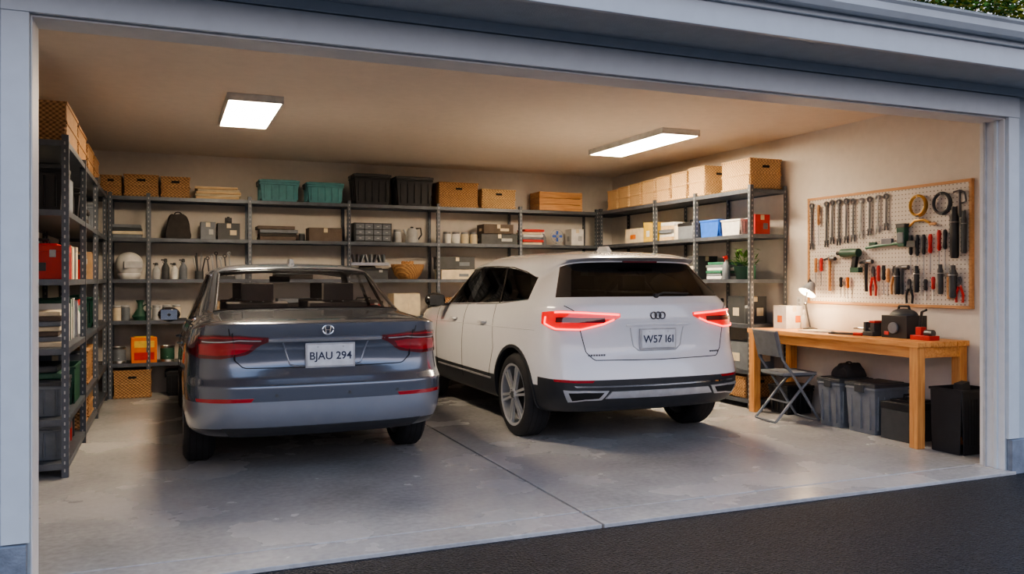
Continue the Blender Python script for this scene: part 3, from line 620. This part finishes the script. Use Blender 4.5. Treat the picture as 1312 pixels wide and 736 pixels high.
b.box((-.145,0,.77),(.02,.37,.26),m_gr,rot=Matrix.Rotation(-.24,3,'Y')); b.box((-.165,0,.88),(.03,.40,.03),m_gr,rot=Matrix.Rotation(-.24,3,'Y'))
b.done('folding_chair',(5.62,6.62,0),-.12,bev=.006)
tote(6.02,6.17,0,.42,.30,.46,m_gr,m_dkgr); tote(6.02,5.78,0,.42,.36,.46,m_gr,m_dkgr)
toolbox(6.02,5.40,0,.38,.30,.40,m_dkgr,m_blk,rz=0); openbin(5.98,4.86,0,.36,.30,.52,m_blk,fill=[m_dkgr,m_cloth])
tote(6.05,6.95,0,.36,.30,.3,m_blk); bag(6.05,6.15,.462,.26,.22,.13,m_cloth,'duffel_bag')
b=B(); b.box((0,0,0),(.01,.075,.12),m_white); b.box((-.006,0,.025),(.004,.03,.03),m_lgr); b.box((-.006,0,-.025),(.004,.03,.03),m_lgr); b.done('wall_outlet',(6.295,7.1,1.15),bev=.002)

# ------------------------------------------------------------------ CARS
def resample(pts,n):
    pts=[Vector(p) for p in pts]; d=[0]
    for a,c in zip(pts[:-1],pts[1:]): d.append(d[-1]+(c-a).length)
    out=[]
    for i in range(n+1):
        t=d[-1]*i/n; k=0
        while k<len(d)-2 and d[k+1]<t: k+=1
        f=(t-d[k])/max(1e-9,d[k+1]-d[k]); out.append(pts[k].lerp(pts[k+1],min(1,max(0,f))))
    return out
def snap(bvh,p,mode):
    if mode=='rear': r=bvh.ray_cast(Vector((p.x,-2,p.z)),Vector((0,1,0)))
    elif mode=='side': s=1 if p.x>0 else -1; r=bvh.ray_cast(Vector((s*3,p.y,p.z)),Vector((-s,0,0)))
    elif mode=='top': r=bvh.ray_cast(Vector((p.x,p.y,4)),Vector((0,0,-1)))
    else: r=bvh.find_nearest(p)
    if r[0] is None: r=bvh.find_nearest(p)
    return r[0],r[1]
def patch(b,bvh,A,C,m,nu=28,nv=6,off=.004,thick=.01,mode='near'):
    A=resample(A,nu); C=resample(C,nu); outer=[]; inner=[]
    for j in range(nv+1):
        ro=[];ri=[]
        for i in range(nu+1):
            p,n=snap(bvh,A[i].lerp(C[i],j/nv),mode); ro.append(b.bm.verts.new(p+n*off)); ri.append(b.bm.verts.new(p-n*thick))
        outer.append(ro); inner.append(ri)
    k=b.mi(m); F=[]
    for j in range(nv):
        for i in range(nu): F.append((outer[j][i],outer[j][i+1],outer[j+1][i+1],outer[j+1][i]))
    for i in range(nu): F.append((inner[0][i],inner[0][i+1],outer[0][i+1],outer[0][i])); F.append((outer[nv][i],outer[nv][i+1],inner[nv][i+1],inner[nv][i]))
    for j in range(nv): F.append((outer[j][0],outer[j+1][0],inner[j+1][0],inner[j][0])); F.append((inner[j][nu],inner[j+1][nu],outer[j+1][nu],outer[j][nu]))
    for q in F:
        f=b.bm.faces.new(q); f.material_index=k
    for j in range(1,nv):
        for i in range(1,nu): b.bm.verts.remove(inner[j][i])
def line(b,bvh,pts,m,r=.003,mode='near',n=40,off=0.,closed=False):
    P=[]
    for p in resample(pts,n):
        q,nn=snap(bvh,p,mode); P.append(q+nn*off)
    b.tube(P,r,m,6)
def mir(pts,s): return [(p[0]*s,p[1],p[2]) for p in pts]
def body_mesh(levels,zone,creases,mats):
    bm=bmesh.new(); N=18; rings=[]
    cr=bm.edges.layers.float.new('crease_edge')
    for lv in levels:
        R=[bm.verts.new(p) for p in lv]; Lf=[R[i] if i in (0,N-1) else bm.verts.new((-lv[i][0],lv[i][1],lv[i][2])) for i in range(N)]
        rings.append((R,Lf))
    for k in range(len(rings)-1):
        for side in (0,1):
            a=rings[k][side]; c=rings[k+1][side]
            for i in range(N-1):
                q=(a[i],a[i+1],c[i+1],c[i])
                if side: q=q[::-1]
                f=bm.faces.new(q); f.material_index=zone(k,i)
    for k,rev in ((0,True),(len(rings)-1,False)):
        R,Lf=rings[k]
        for i in range(N-1):
            q=[R[i],R[i+1],Lf[i+1],Lf[i]]; q=[v for j,v in enumerate(q) if v not in q[:j]]
            f=bm.faces.new(q if not rev else q[::-1]); f.material_index=zone(-1 if rev else len(rings),i)
    bm.edges.ensure_lookup_table()
    for k,val,i0,i1 in creases:
        for side in (0,1):
            a=rings[k][side]
            for i in range(i0,i1):
                e=bm.edges.get((a[i],a[i+1]))
                if e: e[cr]=val
    bmesh.ops.recalc_face_normals(bm,faces=bm.faces)
    for f in bm.faces: f.smooth=True
    me=bpy.data.meshes.new('tmp'); bm.to_mesh(me); bm.free()
    for m in mats: me.materials.append(m)
    return me
def bodylevel(yr,yf,hw,zr,zs,zf,rec=0.,rw=.30):
    rear=[(0,0),(.30,.004),(.56,.022),(.78,.075),(.925,.185),(.985,.40)]
    ys=[.72,1.05,1.45,1.9,2.32,2.42,2.9,3.35,3.78]; wf=[.995,1,1,1,1,1,1,.995,.975]
    pts=[]
    for i,(fx,dy) in enumerate(rear):
        z=zr if i<4 else zr+(zs-zr)*(.10 if i==4 else .30)
        pts.append([fx*hw,yr+dy+(rec if i<2 else 0),z])
    for i,(y,w) in enumerate(zip(ys,wf)):
        t=[.55,.8,1,1,1,1,1,1,1][i]; z=zr+(zs-zr)*t
        if i==7: z=zs+(zf-zs)*.3
        if i==8: z=zs+(zf-zs)*.7
        pts.append([w*hw,y,z])
    pts+= [[.88*hw,yf-.24,zf],[.55*hw,yf-.06,zf],[0,yf,zf]]
    return pts
def finish_body(me,name,wheels,R,parent,width):
    o=bpy.data.objects.new('t',me); COL.objects.link(o)
    s=o.modifiers.new('s','SUBSURF'); s.levels=3; s.render_levels=3
    bpy.context.view_layer.update(); dg=bpy.context.evaluated_depsgraph_get()
    me2=bpy.data.meshes.new_from_object(o.evaluated_get(dg)); bm=bmesh.new(); bm.from_mesh(me2); bvh=BVHTree.FromBMesh(bm); bm.free()
    o2=bpy.data.objects.new(name,me2); COL.objects.link(o2)
    bb=B()
    for m in me2.materials: bb.mi(m)
    for (x,y,z) in wheels:
        s=1 if x>0 else -1; bb.cyl((s*(width-.16),y,z),R,.56,me2.materials[2],'X',seg=64)
    cut=bb.done('cut',bev=0,smooth=False)
    md=o2.modifiers.new('b','BOOLEAN'); md.object=cut; md.operation='DIFFERENCE'; md.solver='EXACT'
    bpy.context.view_layer.update(); dg=bpy.context.evaluated_depsgraph_get()
    me3=bpy.data.meshes.new_from_object(o2.evaluated_get(dg))
    for q in (o,cut): bpy.data.objects.remove(q)
    o2.modifiers.clear(); o2.data=me3; o2.name=name; o2.parent=parent
    bm=bmesh.new(); bm.from_mesh(me3)
    for f in bm.faces: f.smooth=True
    for e in bm.edges:
        if len(e.link_faces)==2 and e.calc_face_angle(0)>math.radians(35): e.smooth=False
    bm.to_mesh(me3); bm.free()
    return o2,bvh
def wheel(parent,name,x,y,R,w,rr):
    s=1 if x>0 else -1; b=B()
    pr=[(rr,-w/2+.02),(rr+.015,-w/2+.004),(R-.05,-w/2),(R-.015,-w/2+.02),(R,-w/2+.05),(R,w/2-.05),(R-.015,w/2-.02),(R-.05,w/2),(rr+.015,w/2-.004),(rr,w/2-.02)]
    b.lathe(pr,(0,0,0),m_rubber,'X',48,cap=False)
    for k in range(4):
        zz=-w*.3+k*w*.2; b.lathe([(R-.001,zz-.004),(R+.0008,zz-.004),(R+.0008,zz+.004),(R-.001,zz+.004)],(0,0,0),m_gap,'X',48,cap=False)
    o=s*(w/2-.012)
    b.lathe([(rr,-o),(rr*.99,o-s*.03),(rr*.99,o),(rr*1.03,o+s*.008),(rr*.95,o+s*.002),(rr*.92,o-s*.10)],(0,0,0),m_rim,'X',48,cap=False)
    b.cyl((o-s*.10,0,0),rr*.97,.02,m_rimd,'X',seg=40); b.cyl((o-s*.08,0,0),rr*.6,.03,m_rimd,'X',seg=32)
    for k in range(6):
        for dd in (-.13,.13):
            a=2*math.pi*k/6+dd+.3; R3=Matrix.Rotation(a,3,'X'); b.box(R3@Vector((o-s*.014,0,rr*.54)),(.026,.023,rr*.86),m_rim,rot=R3@Matrix.Rotation(-dd*.5,3,'X'))
    b.cyl((o-s*.010,0,0),.055,.04,m_rim,'X',seg=24); b.cyl((o+s*.011,0,0),.03,.006,m_dkgr,'X',seg=20)
    for k in range(5):
        a=2*math.pi*k/5; b.cyl((o+s*.009,.042*math.cos(a),.042*math.sin(a)),.006,.01,m_dmetal,'X',seg=8)
    b.done(name,(x-s*w/2,y,R),parent=parent,bev=0)
def text(parent,name,s,loc,size,m,rot=(math.pi/2,0,0)):
    c=bpy.data.curves.new(name,'FONT'); c.body=s; c.size=size; c.extrude=.0015; c.offset=.001; c.align_x='CENTER'; c.align_y='CENTER'; c.materials.append(m)
    o=bpy.data.objects.new(name,c); COL.objects.link(o); o.location=loc; o.rotation_euler=rot; o.parent=parent; return o
def plate(parent,bvh,x,z,s,sz=.072):
    p,n=snap(bvh,Vector((x,0,z)),'rear'); y=p.y-.02
    b=B(); b.box((x,y+.004,z),(.35,.022,.175),m_silver); b.box((x,y-.009,z),(.325,.006,.15),m_plate)
    for sx in (-1,1): b.cyl((x+sx*.09,y-.013,z+.06),.005,.004,m_metal,'Y',seg=10)
    b.done('license_plate',parent=parent,bev=.002); text(parent,'plate_text',s,(x,y-.0125,z-.006),sz,m_ink)
def seats(parent,rows,zt,hw):
    b=B()
    for (y,xs,w) in rows:
        for x in xs:
            b.box((x,y,zt-.36),(w,.12,.44),m_seat,rot=Matrix.Rotation(.12,3,'X')); b.box((x,y-.02,zt-.055),(w*.52,.09,.15),m_seat)
            for s in (-1,1): b.cyl((x+s*.05,y-.01,zt-.14),.007,.08,m_metal)
    b.done('seats',parent=parent,bev=.025)

# ---------------- sedan
sed=bpy.data.objects.new('sedan_car',None); COL.objects.link(sed); sed.location=(1.045,5.88,0)
mats=[m_paintg,m_glass,m_under,m_piano,m_paintgl]
lv=[bodylevel(.30,4.40,.78,.27,.22,.22),bodylevel(.12,4.55,.89,.30,.25,.25),bodylevel(.06,4.60,.925,.37,.30,.30),
    bodylevel(.015,4.64,.94,.45,.40,.38),bodylevel(0,4.65,.95,.56,.55,.50),bodylevel(.0,4.65,.95,.665,.66,.60),bodylevel(.06,4.64,.945,.715,.72,.68),
    bodylevel(.090,4.62,.94,.80,.79,.74,.03),bodylevel(.09,4.60,.935,.92,.86,.79,.03),bodylevel(.060,4.56,.92,.985,.91,.82,.0),
    bodylevel(.015,4.48,.90,1.09,.96,.86),bodylevel(.06,4.38,.885,1.115,.99,.89)]
G0=[(0,.80,1.165),(.28,.81,1.165),(.53,.84,1.16),(.70,.90,1.148),(.765,1.0,1.125),(.80,1.14,1.10),(.82,1.32,1.08),(.835,1.5,1.065),(.845,1.75,1.05),(.85,2.05,1.04),(.855,2.36,1.03),(.855,2.46,1.03),(.85,2.9,1.02),(.835,3.22,1.01),(.80,3.38,1.0),(.68,3.5,1.0),(.42,3.6,1.0),(0,3.64,1.0)]
G0=[(p[0]*1.02,p[1],p[2]) for p in G0]
G1=[(0,1.66,1.455),(.26,1.665,1.452),(.48,1.68,1.442),(.605,1.71,1.425),(.64,1.76,1.41),(.655,1.82,1.40),(.66,1.88,1.398),(.665,1.94,1.40),(.67,2.04,1.41),(.67,2.17,1.415),(.67,2.36,1.415),(.67,2.44,1.415),(.665,2.65,1.41),(.65,2.82,1.395),(.61,2.88,1.39),(.50,2.86,1.41),(.30,2.84,1.43),(0,2.82,1.44)]
G1=[(p[0]*1.06,p[1],p[2]+.035) for p in G1]
def inset(G,fx,fy,yc,dz,zmax=None): return [(p[0]*fx,yc+(p[1]-yc)*fy,(p[2]+dz) if zmax is None else zmax) for p in G]
lv+=[G0,G1,inset(G1,.985,.97,2.2,.018),inset(G1,.85,.82,2.2,0,1.520),inset(G1,.45,.45,2.2,0,1.545)]
lv=[[tuple(p) for p in l] for l in lv]
def zone_s(k,i):
    if k in (-1,0): return 2
    if k==1: return 3
    if k in (2,) and i<6: return 4
    if k==3 and i<6: return 4
    if k==12:
        if i in (0,1,2,6,7,8,9,11,12,14,15,16): return 1
        if i==10: return 3
    return 0
me=body_mesh(lv,zone_s,[(5,.85,0,9),(6,.5,0,7),(10,.85,0,6),(9,.3,4,14),(12,.5,0,17),(13,.6,0,17),(7,.3,0,3),(8,.3,0,3),(4,.4,0,6)],mats)
WR,WW=.335,.225
body,bvh=finish_body(me,'sedan_body',[(s*.92,y,WR) for s in (-1,1) for y in (1.03,3.80)],.385,sed,.95)
for y,nm in ((1.03,'rear'),(3.80,'front')):
    for s,ln in ((-1,'left'),(1,'right')): wheel(sed,'wheel_%s_%s'%(nm,ln),s*.935,y,WR,WW,.235)
b=B()
for s in (-1,1):
    T=[(.40,.05,.985),(.6,.07,1.005),(.76,.15,1.015),(.88,.28,1.01),(.935,.52,.985)]
    Bt=[(.40,.05,.945),(.55,.07,.875),(.72,.13,.85),(.87,.26,.855),(.935,.46,.91)]
    patch(b,bvh,mir(T,s),mir(Bt,s),m_tail,40,8,.008,.02)
    T2=[(.44,.05,.978),(.6,.07,.995),(.76,.15,1.003),(.85,.26,1.0)]; B2=[(.44,.05,.970),(.6,.07,.985),(.76,.15,.992),(.85,.26,.988)]
    patch(b,bvh,mir(T2,s),mir(B2,s),m_tailr,30,2,.011,.005)
    T3=[(.50,.06,.93),(.62,.08,.945),(.75,.14,.955),(.86,.25,.95)]; B3=[(.53,.06,.900),(.62,.08,.88),(.75,.14,.872),(.86,.25,.88)]
    patch(b,bvh,mir(T3,s),mir(B3,s),m_tailr,30,4,.011,.005)
    T4=[(.45,.05,.962),(.6,.07,.97),(.84,.22,.972)]
    patch(b,bvh,mir(T4,s),mir([(p[0],p[1],p[2]-.008) for p in T4],s),m_silver,30,1,.011,.005)
    line(b,bvh,mir([(.645,.07,1.02),(.63,.07,.84)],s),m_gap,.0035,'near',16,.008)
    patch(b,bvh,mir([(.50,.01,.585),(.72,.08,.585),(.87,.2,.585)],s),mir([(.52,.01,.558),(.72,.08,.558),(.86,.2,.563)],s),m_tailr,24,2,.004,.01)
    line(b,bvh,mir([(.9,2.41,1.02),(.93,2.41,.6),(.92,2.41,.3)],s),m_gap,.003,'side')
    line(b,bvh,mir([(.9,3.34,1.0),(.93,3.34,.6),(.92,3.30,.3)],s),m_gap,.003,'side')
    line(b,bvh,mir([(.9,1.55,1.05),(.93,1.5,.85),(.93,1.48,.62),(.93,1.52,.45)],s),m_gap,.003,'side')
    line(b,bvh,mir([(.92,.8,.86),(.93,2.4,.82),(.92,3.4,.78)],s),m_paintgl,.004,'side')
    for yy in (1.75,2.65):
        q,nn=snap(bvh,Vector((s*.93,yy,.86)),'side'); b.tube([(q.x,yy-.09,.865),(q.x+s*.03,yy-.06,.865),(q.x+s*.03,yy+.06,.86),(q.x,yy+.09,.86)],.011,m_chrome,8)
    line(b,bvh,mir([G0[i] for i in range(6,14)],s),m_chrome,.006); line(b,bvh,mir([G1[i] for i in range(5,14)],s),m_chrome,.005)
    line(b,bvh,mir([G0[3],G1[3]],s),m_piano,.010)
    line(b,bvh,mir([(.87,1.75,1.05),(.70,2.02,1.43)],s),m_piano,.014)
    b.sph((s*1.03,3.05,1.05),.1,m_piano,(1.05,.62,.75)); b.box((s*.93,3.05,1.0),(.14,.05,.03),m_blk); b.box((s*1.03,2.995,1.05),(.15,.01,.10),m_chrome)
patch(b,bvh,[(-.42,.05,.985),(0,.05,.985),(.42,.05,.985)],[(-.42,.05,.968),(0,.05,.965),(.42,.05,.968)],m_chrome,30,2,.008,.01,'rear')
line(b,bvh,[(-.66,0,1.06),(-.62,0,.84),(-.56,0,.785),(0,0,.775),(.56,0,.785),(.62,0,.84),(.66,0,1.06)],m_gap,.0035,'rear',70)
line(b,bvh,[(-.30,0,.955),(-.25,0,.80),(-.2,0,.79),(.2,0,.79),(.25,0,.80),(.30,0,.955)],m_paintgl,.006,'rear',60)
line(b,bvh,[(-.70,.2,1.12),(-.70,.6,1.14),(-.68,.80,1.15),(0,.72,1.17),(.68,.80,1.15),(.70,.6,1.14),(.70,.2,1.12)],m_gap,.003,'top',60)
line(b,bvh,[G0[i] for i in (3,2,1,0)]+[(-G0[i][0],G0[i][1],G0[i][2]) for i in (1,2,3)],m_piano,.012); line(b,bvh,[G1[i] for i in (3,2,1,0)]+[(-G1[i][0],G1[i][1],G1[i][2]) for i in (1,2,3)],m_piano,.008)
patch(b,bvh,[(-.70,0,.375),(0,0,.375),(.70,0,.375)],[(-.64,0,.305),(0,0,.30),(.64,0,.305)],m_clad,30,3,.006,.01,'rear')
for xx in (-.35,.15,.5):
    q,nn=snap(bvh,Vector((xx,0,.60)),'rear'); b.cyl((q.x,q.y-.001,.60),.012,.004,m_dkgr,'Y')
for xx in (-.45,.45): b.cyl((xx,.30,.33),.03,.14,m_dmetal,'Y')
p,n=snap(bvh,Vector((0,0,1.045)),'rear'); b.ring((0,p.y-.010,1.045),.036,.006,m_chrome,'Y',24,(1.05,.88))
for sx in (-1,1): b.tube([(sx*.020,p.y-.012,1.070),(sx*.013,p.y-.012,1.02)],.005,m_chrome,6)
b.tube([(-.015,p.y-.012,1.044),(.015,p.y-.012,1.044)],.004,m_chrome,6)
b.box((0,1.98,1.56),(.03,.13,.05),m_paintg,taper=1.6)
b.done('sedan_trim',parent=sed,bev=0)
b=B(); b.box((0,2.25,.93),(1.45,2.0,.04),m_cab); b.box((0,1.22,1.07),(1.30,.50,.03),m_cab); b.box((0,3.2,.98),(1.35,.3,.10),m_blk); b.ring((-.36,2.98,1.05),.17,.014,m_blk,'Y',24); b.box((0,2.77,1.40),(.2,.02,.06),m_blk); b.box((0,2.15,1.485),(1.0,.9,.01),m_white); b.done('cabin_floor',parent=sed,bev=.01)
seats(sed,[(1.50,(-.34,.34),.5),(2.35,(-.36,.36),.46)],1.345,.6)
plate(sed,bvh,.03,.86,'BJAU 294',.076)

# ---------------- SUV
suv=bpy.data.objects.new('suv_car',None); COL.objects.link(suv); suv.location=(3.83,5.95,0)
mats=[m_paintw,m_glassd,m_under,m_piano,m_clad]
lv=[bodylevel(.35,4.25,.82,.27,.25,.25),bodylevel(.14,4.45,.93,.29,.28,.28),bodylevel(.06,4.52,.965,.36,.33,.33),
    bodylevel(.01,4.56,.975,.44,.42,.44),bodylevel(0,4.58,.985,.52,.50,.54),bodylevel(.0,4.58,.985,.575,.60,.64),bodylevel(.03,4.58,.985,.70,.70,.74),
    bodylevel(.07,4.57,.98,.80,.80,.84,.015),bodylevel(.075,4.55,.972,.95,.90,.92,.02),bodylevel(.07,4.50,.962,1.06,.98,.98,.0),
    bodylevel(.085,4.42,.945,1.14,1.045,1.02),bodylevel(.10,4.30,.93,1.19,1.09,1.05)]
S0=[(0,.14,1.245),(.28,.145,1.245),(.55,.175,1.245),(.75,.25,1.243),(.825,.36,1.24),(.865,.52,1.235),(.885,.78,1.225),(.895,1.08,1.20),(.90,1.45,1.17),(.905,1.9,1.155),(.905,2.25,1.145),(.905,2.34,1.143),(.90,2.75,1.13),(.89,3.08,1.12),(.86,3.22,1.11),(.74,3.36,1.11),(.45,3.48,1.11),(0,3.52,1.11)]
S1=[(0,.44,1.555),(.26,.445,1.555),(.47,.46,1.55),(.61,.50,1.54),(.665,.60,1.515),(.69,.76,1.46),(.72,.92,1.40),(.725,1.18,1.47),(.725,1.5,1.515),(.725,1.9,1.53),(.725,2.2,1.53),(.725,2.28,1.53),(.72,2.5,1.52),(.705,2.68,1.50),(.66,2.76,1.49),(.54,2.76,1.51),(.32,2.74,1.53),(0,2.72,1.54)]
S2=[(0,.33,1.59),(.27,.335,1.59),(.48,.36,1.585),(.625,.42,1.575),(.675,.55,1.562),(.69,.75,1.555),(.695,.95,1.55),(.70,1.18,1.552),(.703,1.5,1.56)]+[(p[0]*.97,p[1],p[2]+.03) for p in S1[9:14]]+[(p[0]*.97,p[1]-.03,p[2]+.02) for p in S1[14:]]
S3=[(p[0]*.86,.55+(p[1]-.33)*.86,1.635 if p[1]<2.5 else 1.60) for p in S2]
S4=[(p[0]*.45,1.0+(p[1]-.33)*.5,1.665) for p in S2]
lv+=[S0,S1,S2,S3,S4]; lv=[[tuple(p) for p in l] for l in lv]
def zone_v(k,i):
    if k in (-1,0): return 2
    if k in (1,2): return 4
    if k==3: return 4
    if k==4 and i<5: return 4
    if k==12:
        if i in (0,1,2,6,7,8,9,11,12,14,15,16): return 1
        if i in (3,10): return 3
    return 0
me=body_mesh(lv,zone_v,[(5,.7,0,6),(6,.3,0,7),(9,.3,0,14),(11,.4,0,6),(12,.5,0,17),(13,.6,0,17),(14,.75,0,4),(7,.3,0,3)],mats)
WR,WW=.37,.245
body,bvh=finish_body(me,'suv_body',[(s*.96,y,WR) for s in (-1,1) for y in (.92,3.68)],.425,suv,.985)
for y,nm in ((.92,'rear'),(3.68,'front')):
    for s,ln in ((-1,'left'),(1,'right')): wheel(suv,'wheel_%s_%s'%(nm,ln),s*.985,y,WR,WW,.27)
b=B()
for s in (-1,1):
    T=[(.36,.07,1.118),(.58,.1,1.130),(.76,.17,1.140),(.88,.28,1.140),(.94,.42,1.130)]
    Bt=[(.36,.07,1.085),(.50,.08,1.025),(.70,.13,.978),(.87,.27,.978),(.94,.40,1.03)]
    patch(b,bvh,mir(T,s),mir(Bt,s),m_tail2,40,8,.008,.02)
    t2=[(.37,.07,1.113),(.58,.1,1.125),(.76,.17,1.134),(.87,.28,1.134)]
    patch(b,bvh,mir(t2,s),mir([(p[0],p[1],p[2]-.014) for p in t2],s),m_led,40,2,.012,.004)
    t3=[(.42,.07,1.066),(.51,.085,1.03),(.70,.13,.986),(.86,.26,.988),(.92,.36,1.03),(.92,.36,1.09)]
    line(b,bvh,mir(t3,s),m_led,.007,'near',50,.010)
    t4=[(.50,.08,1.082),(.70,.13,1.082),(.86,.26,1.082)]
    patch(b,bvh,mir(t4,s),mir([(p[0],p[1],p[2]-.040) for p in t4],s),m_tail,30,2,.011,.004)
    patch(b,bvh,mir([(.62,.02,.575),(.78,.1,.575),(.90,.22,.58)],s),mir([(.64,.02,.555),(.78,.1,.555),(.89,.22,.56)],s),m_tailr,24,2,.004,.01)
    patch(b,bvh,mir([(.50,0,.485),(.70,.04,.49),(.85,.15,.495)],s),mir([(.56,0,.385),(.70,.04,.385),(.81,.15,.395)],s),m_silver,24,4,.012,.01)
    patch(b,bvh,mir([(.545,0,.468),(.70,.04,.472),(.81,.13,.476)],s),mir([(.59,0,.405),(.70,.04,.405),(.78,.13,.412)],s),m_gap,24,4,.015,.004)
    for y0 in (.92,3.68):
        A=[];C=[]
        for k in range(25):
            a=math.radians(-12+204*k/24); A.append((s*.97,y0+.420*math.cos(a),.37+.420*math.sin(a))); C.append((s*.97,y0+.448*math.cos(a),.37+.448*math.sin(a)))
        patch(b,bvh,A,C,m_clad,48,2,.010,.02,'side')
    for pp in ([(.95,2.30,1.14),(.98,2.30,.8),(.98,2.28,.4)],[(.95,3.22,1.10),(.98,3.22,.75),(.97,3.15,.42)],[(.95,1.50,1.16),(.98,1.45,.95),(.98,1.40,.75),(.98,1.52,.46)]): line(b,bvh,mir(pp,s),m_gap,.003,'side')
    line(b,bvh,mir([(.97,.5,.97),(.98,1.5,.955),(.98,3.4,.93)],s),m_paintw,.004,'side')
    patch(b,bvh,mir([(.97,1.45,.47),(.97,3.1,.47)],s),mir([(.97,1.45,.455),(.97,3.1,.455)],s),m_silver,20,1,.012,.01,'side')
    for yy in (1.72,2.60):
        q,nn=snap(bvh,Vector((s*.98,yy,.98)),'side'); b.tube([(q.x,yy-.09,.985),(q.x+s*.032,yy-.06,.985),(q.x+s*.032,yy+.06,.98),(q.x,yy+.09,.98)],.011,m_paintw,8)
    line(b,bvh,mir([S0[i] for i in range(6,14)],s),m_chrome,.006); line(b,bvh,mir([S1[i] for i in range(6,14)],s),m_piano,.006)
    line(b,bvh,mir([(.895,1.42,1.18),(.73,1.62,1.5)],s),m_piano,.014)
    b.sph((s*1.07,2.95,1.17),.115,m_piano,(1.05,.6,.72)); b.box((s*.96,2.97,1.12),(.16,.05,.03),m_blk); b.box((s*1.07,2.885,1.17),(.16,.01,.11),m_dkgr)
line(b,bvh,[(-.80,0,1.18),(-.74,0,1.14),(-.70,0,.97),(-.66,0,.80),(-.60,0,.735),(0,0,.725),(.60,0,.735),(.66,0,.80),(.70,0,.97),(.74,0,1.14),(.80,0,1.18)],m_gap,.0035,'rear',90)
line(b,bvh,[(-.26,0,.995),(-.23,0,.84),(-.18,0,.80),(.18,0,.80),(.23,0,.84),(.26,0,.995)],m_lgr,.005,'rear',60)
patch(b,bvh,[(-.47,0,.480),(0,0,.480),(.47,0,.480)],[(-.52,0,.425),(0,0,.42),(.52,0,.425)],m_silver,30,3,.010,.01,'rear')
patch(b,bvh,[(-.78,0,.530),(0,0,.525),(.78,0,.530)],[(-.76,0,.518),(0,0,.513),(.76,0,.518)],m_chrome,40,1,.007,.01,'rear')
patch(b,bvh,[(-.30,0,1.02),(0,0,1.03),(.30,0,1.02)],[(-.30,0,1.008),(0,0,1.016),(.30,0,1.008)],m_paintw,30,1,.010,.01,'rear')
for sx,w in ((-.58,.16),(.60,.12)):
    for k in range(7):
        if w<.13 and k>4: break
        q,nn=snap(bvh,Vector((sx-.06+.022*k,0,.775)),'rear'); b.box((q.x,q.y-.002,.775),(.014,.006,.014),m_dmetal)
p,n=snap(bvh,Vector((0,0,1.095)),'rear')
for k in (-1,0,1): b.ring((k*.042,p.y-.008,1.095),.028,.0055,m_dmetal,'Y',20)
b.tube([(.02,.135,1.262),(.10,.135,1.285),(.36,.16,1.275)],.009,m_blk,8); b.cyl((.02,.14,1.26),.02,.04,m_blk,'Y')
b.box((0,.37,1.552),(.34,.02,.016),m_tail); b.box((0,1.02,1.685),(.03,.14,.05),m_paintw,taper=1.6)
b.done('suv_trim',parent=suv,bev=0)
b=B(); b.box((0,2.0,1.02),(1.6,2.6,.04),m_under); b.box((0,3.0,1.06),(1.4,.3,.10),m_blk); b.done('cabin_floor',parent=suv,bev=.01)
seats(suv,[(1.2,(-.4,.4),.5),(2.2,(-.38,.38),.46)],1.42,.6)
plate(suv,bvh,0,.90,'W57 I6I',.09)

# ------------------------------------------------------------------ world: dusk sky; unseen dark treeline band added for contrast in car reflections
w=bpy.data.worlds.new('World'); scene.world=w; w.use_nodes=True; nt=w.node_tree; bg=nt.nodes['Background']
tc=nt.nodes.new('ShaderNodeTexCoord'); sp=nt.nodes.new('ShaderNodeSeparateXYZ'); L(nt,tc.outputs['Generated'],sp.inputs[0])
nz=nt.nodes.new('ShaderNodeTexNoise'); nz.inputs['Scale'].default_value=9; L(nt,tc.outputs['Generated'],nz.inputs['Vector'])
zz=math_n(nt,'ADD',sp.outputs[2],math_n(nt,'MULTIPLY',math_n(nt,'SUBTRACT',nz.outputs['Fac'],.5),.08))
r=nt.nodes.new('ShaderNodeValToRGB'); cr=r.color_ramp
cr.elements[0].position=.0; cr.elements[0].color=(.05,.055,.07,1); cr.elements[1].position=.85; cr.elements[1].color=(.23,.33,.50,1)
for pos,c in ((.085,(.06,.065,.085)),(.11,(1.0,.84,.82)),(.22,(.80,.78,.88)),(.42,(.48,.56,.73))):
    e=cr.elements.new(pos); e.color=(*c,1)
L(nt,zz,r.inputs['Fac']); L(nt,r.outputs['Color'],bg.inputs['Color']); bg.inputs['Strength'].default_value=2.5

# ------------------------------------------------------------------ camera
cam=bpy.data.cameras.new('render_camera'); co=bpy.data.objects.new('render_camera',cam); COL.objects.link(co); scene.camera=co
co.location=(0,0,1.4); co.rotation_euler=(math.pi/2,0,-math.radians(22.5))
cam.sensor_width=36; cam.lens=36*1066/1312; cam.shift_y=-10/1312; cam.clip_start=.05
scene.view_settings.view_transform='AgX'
try: scene.view_settings.look='AgX - Medium High Contrast'
except Exception: pass
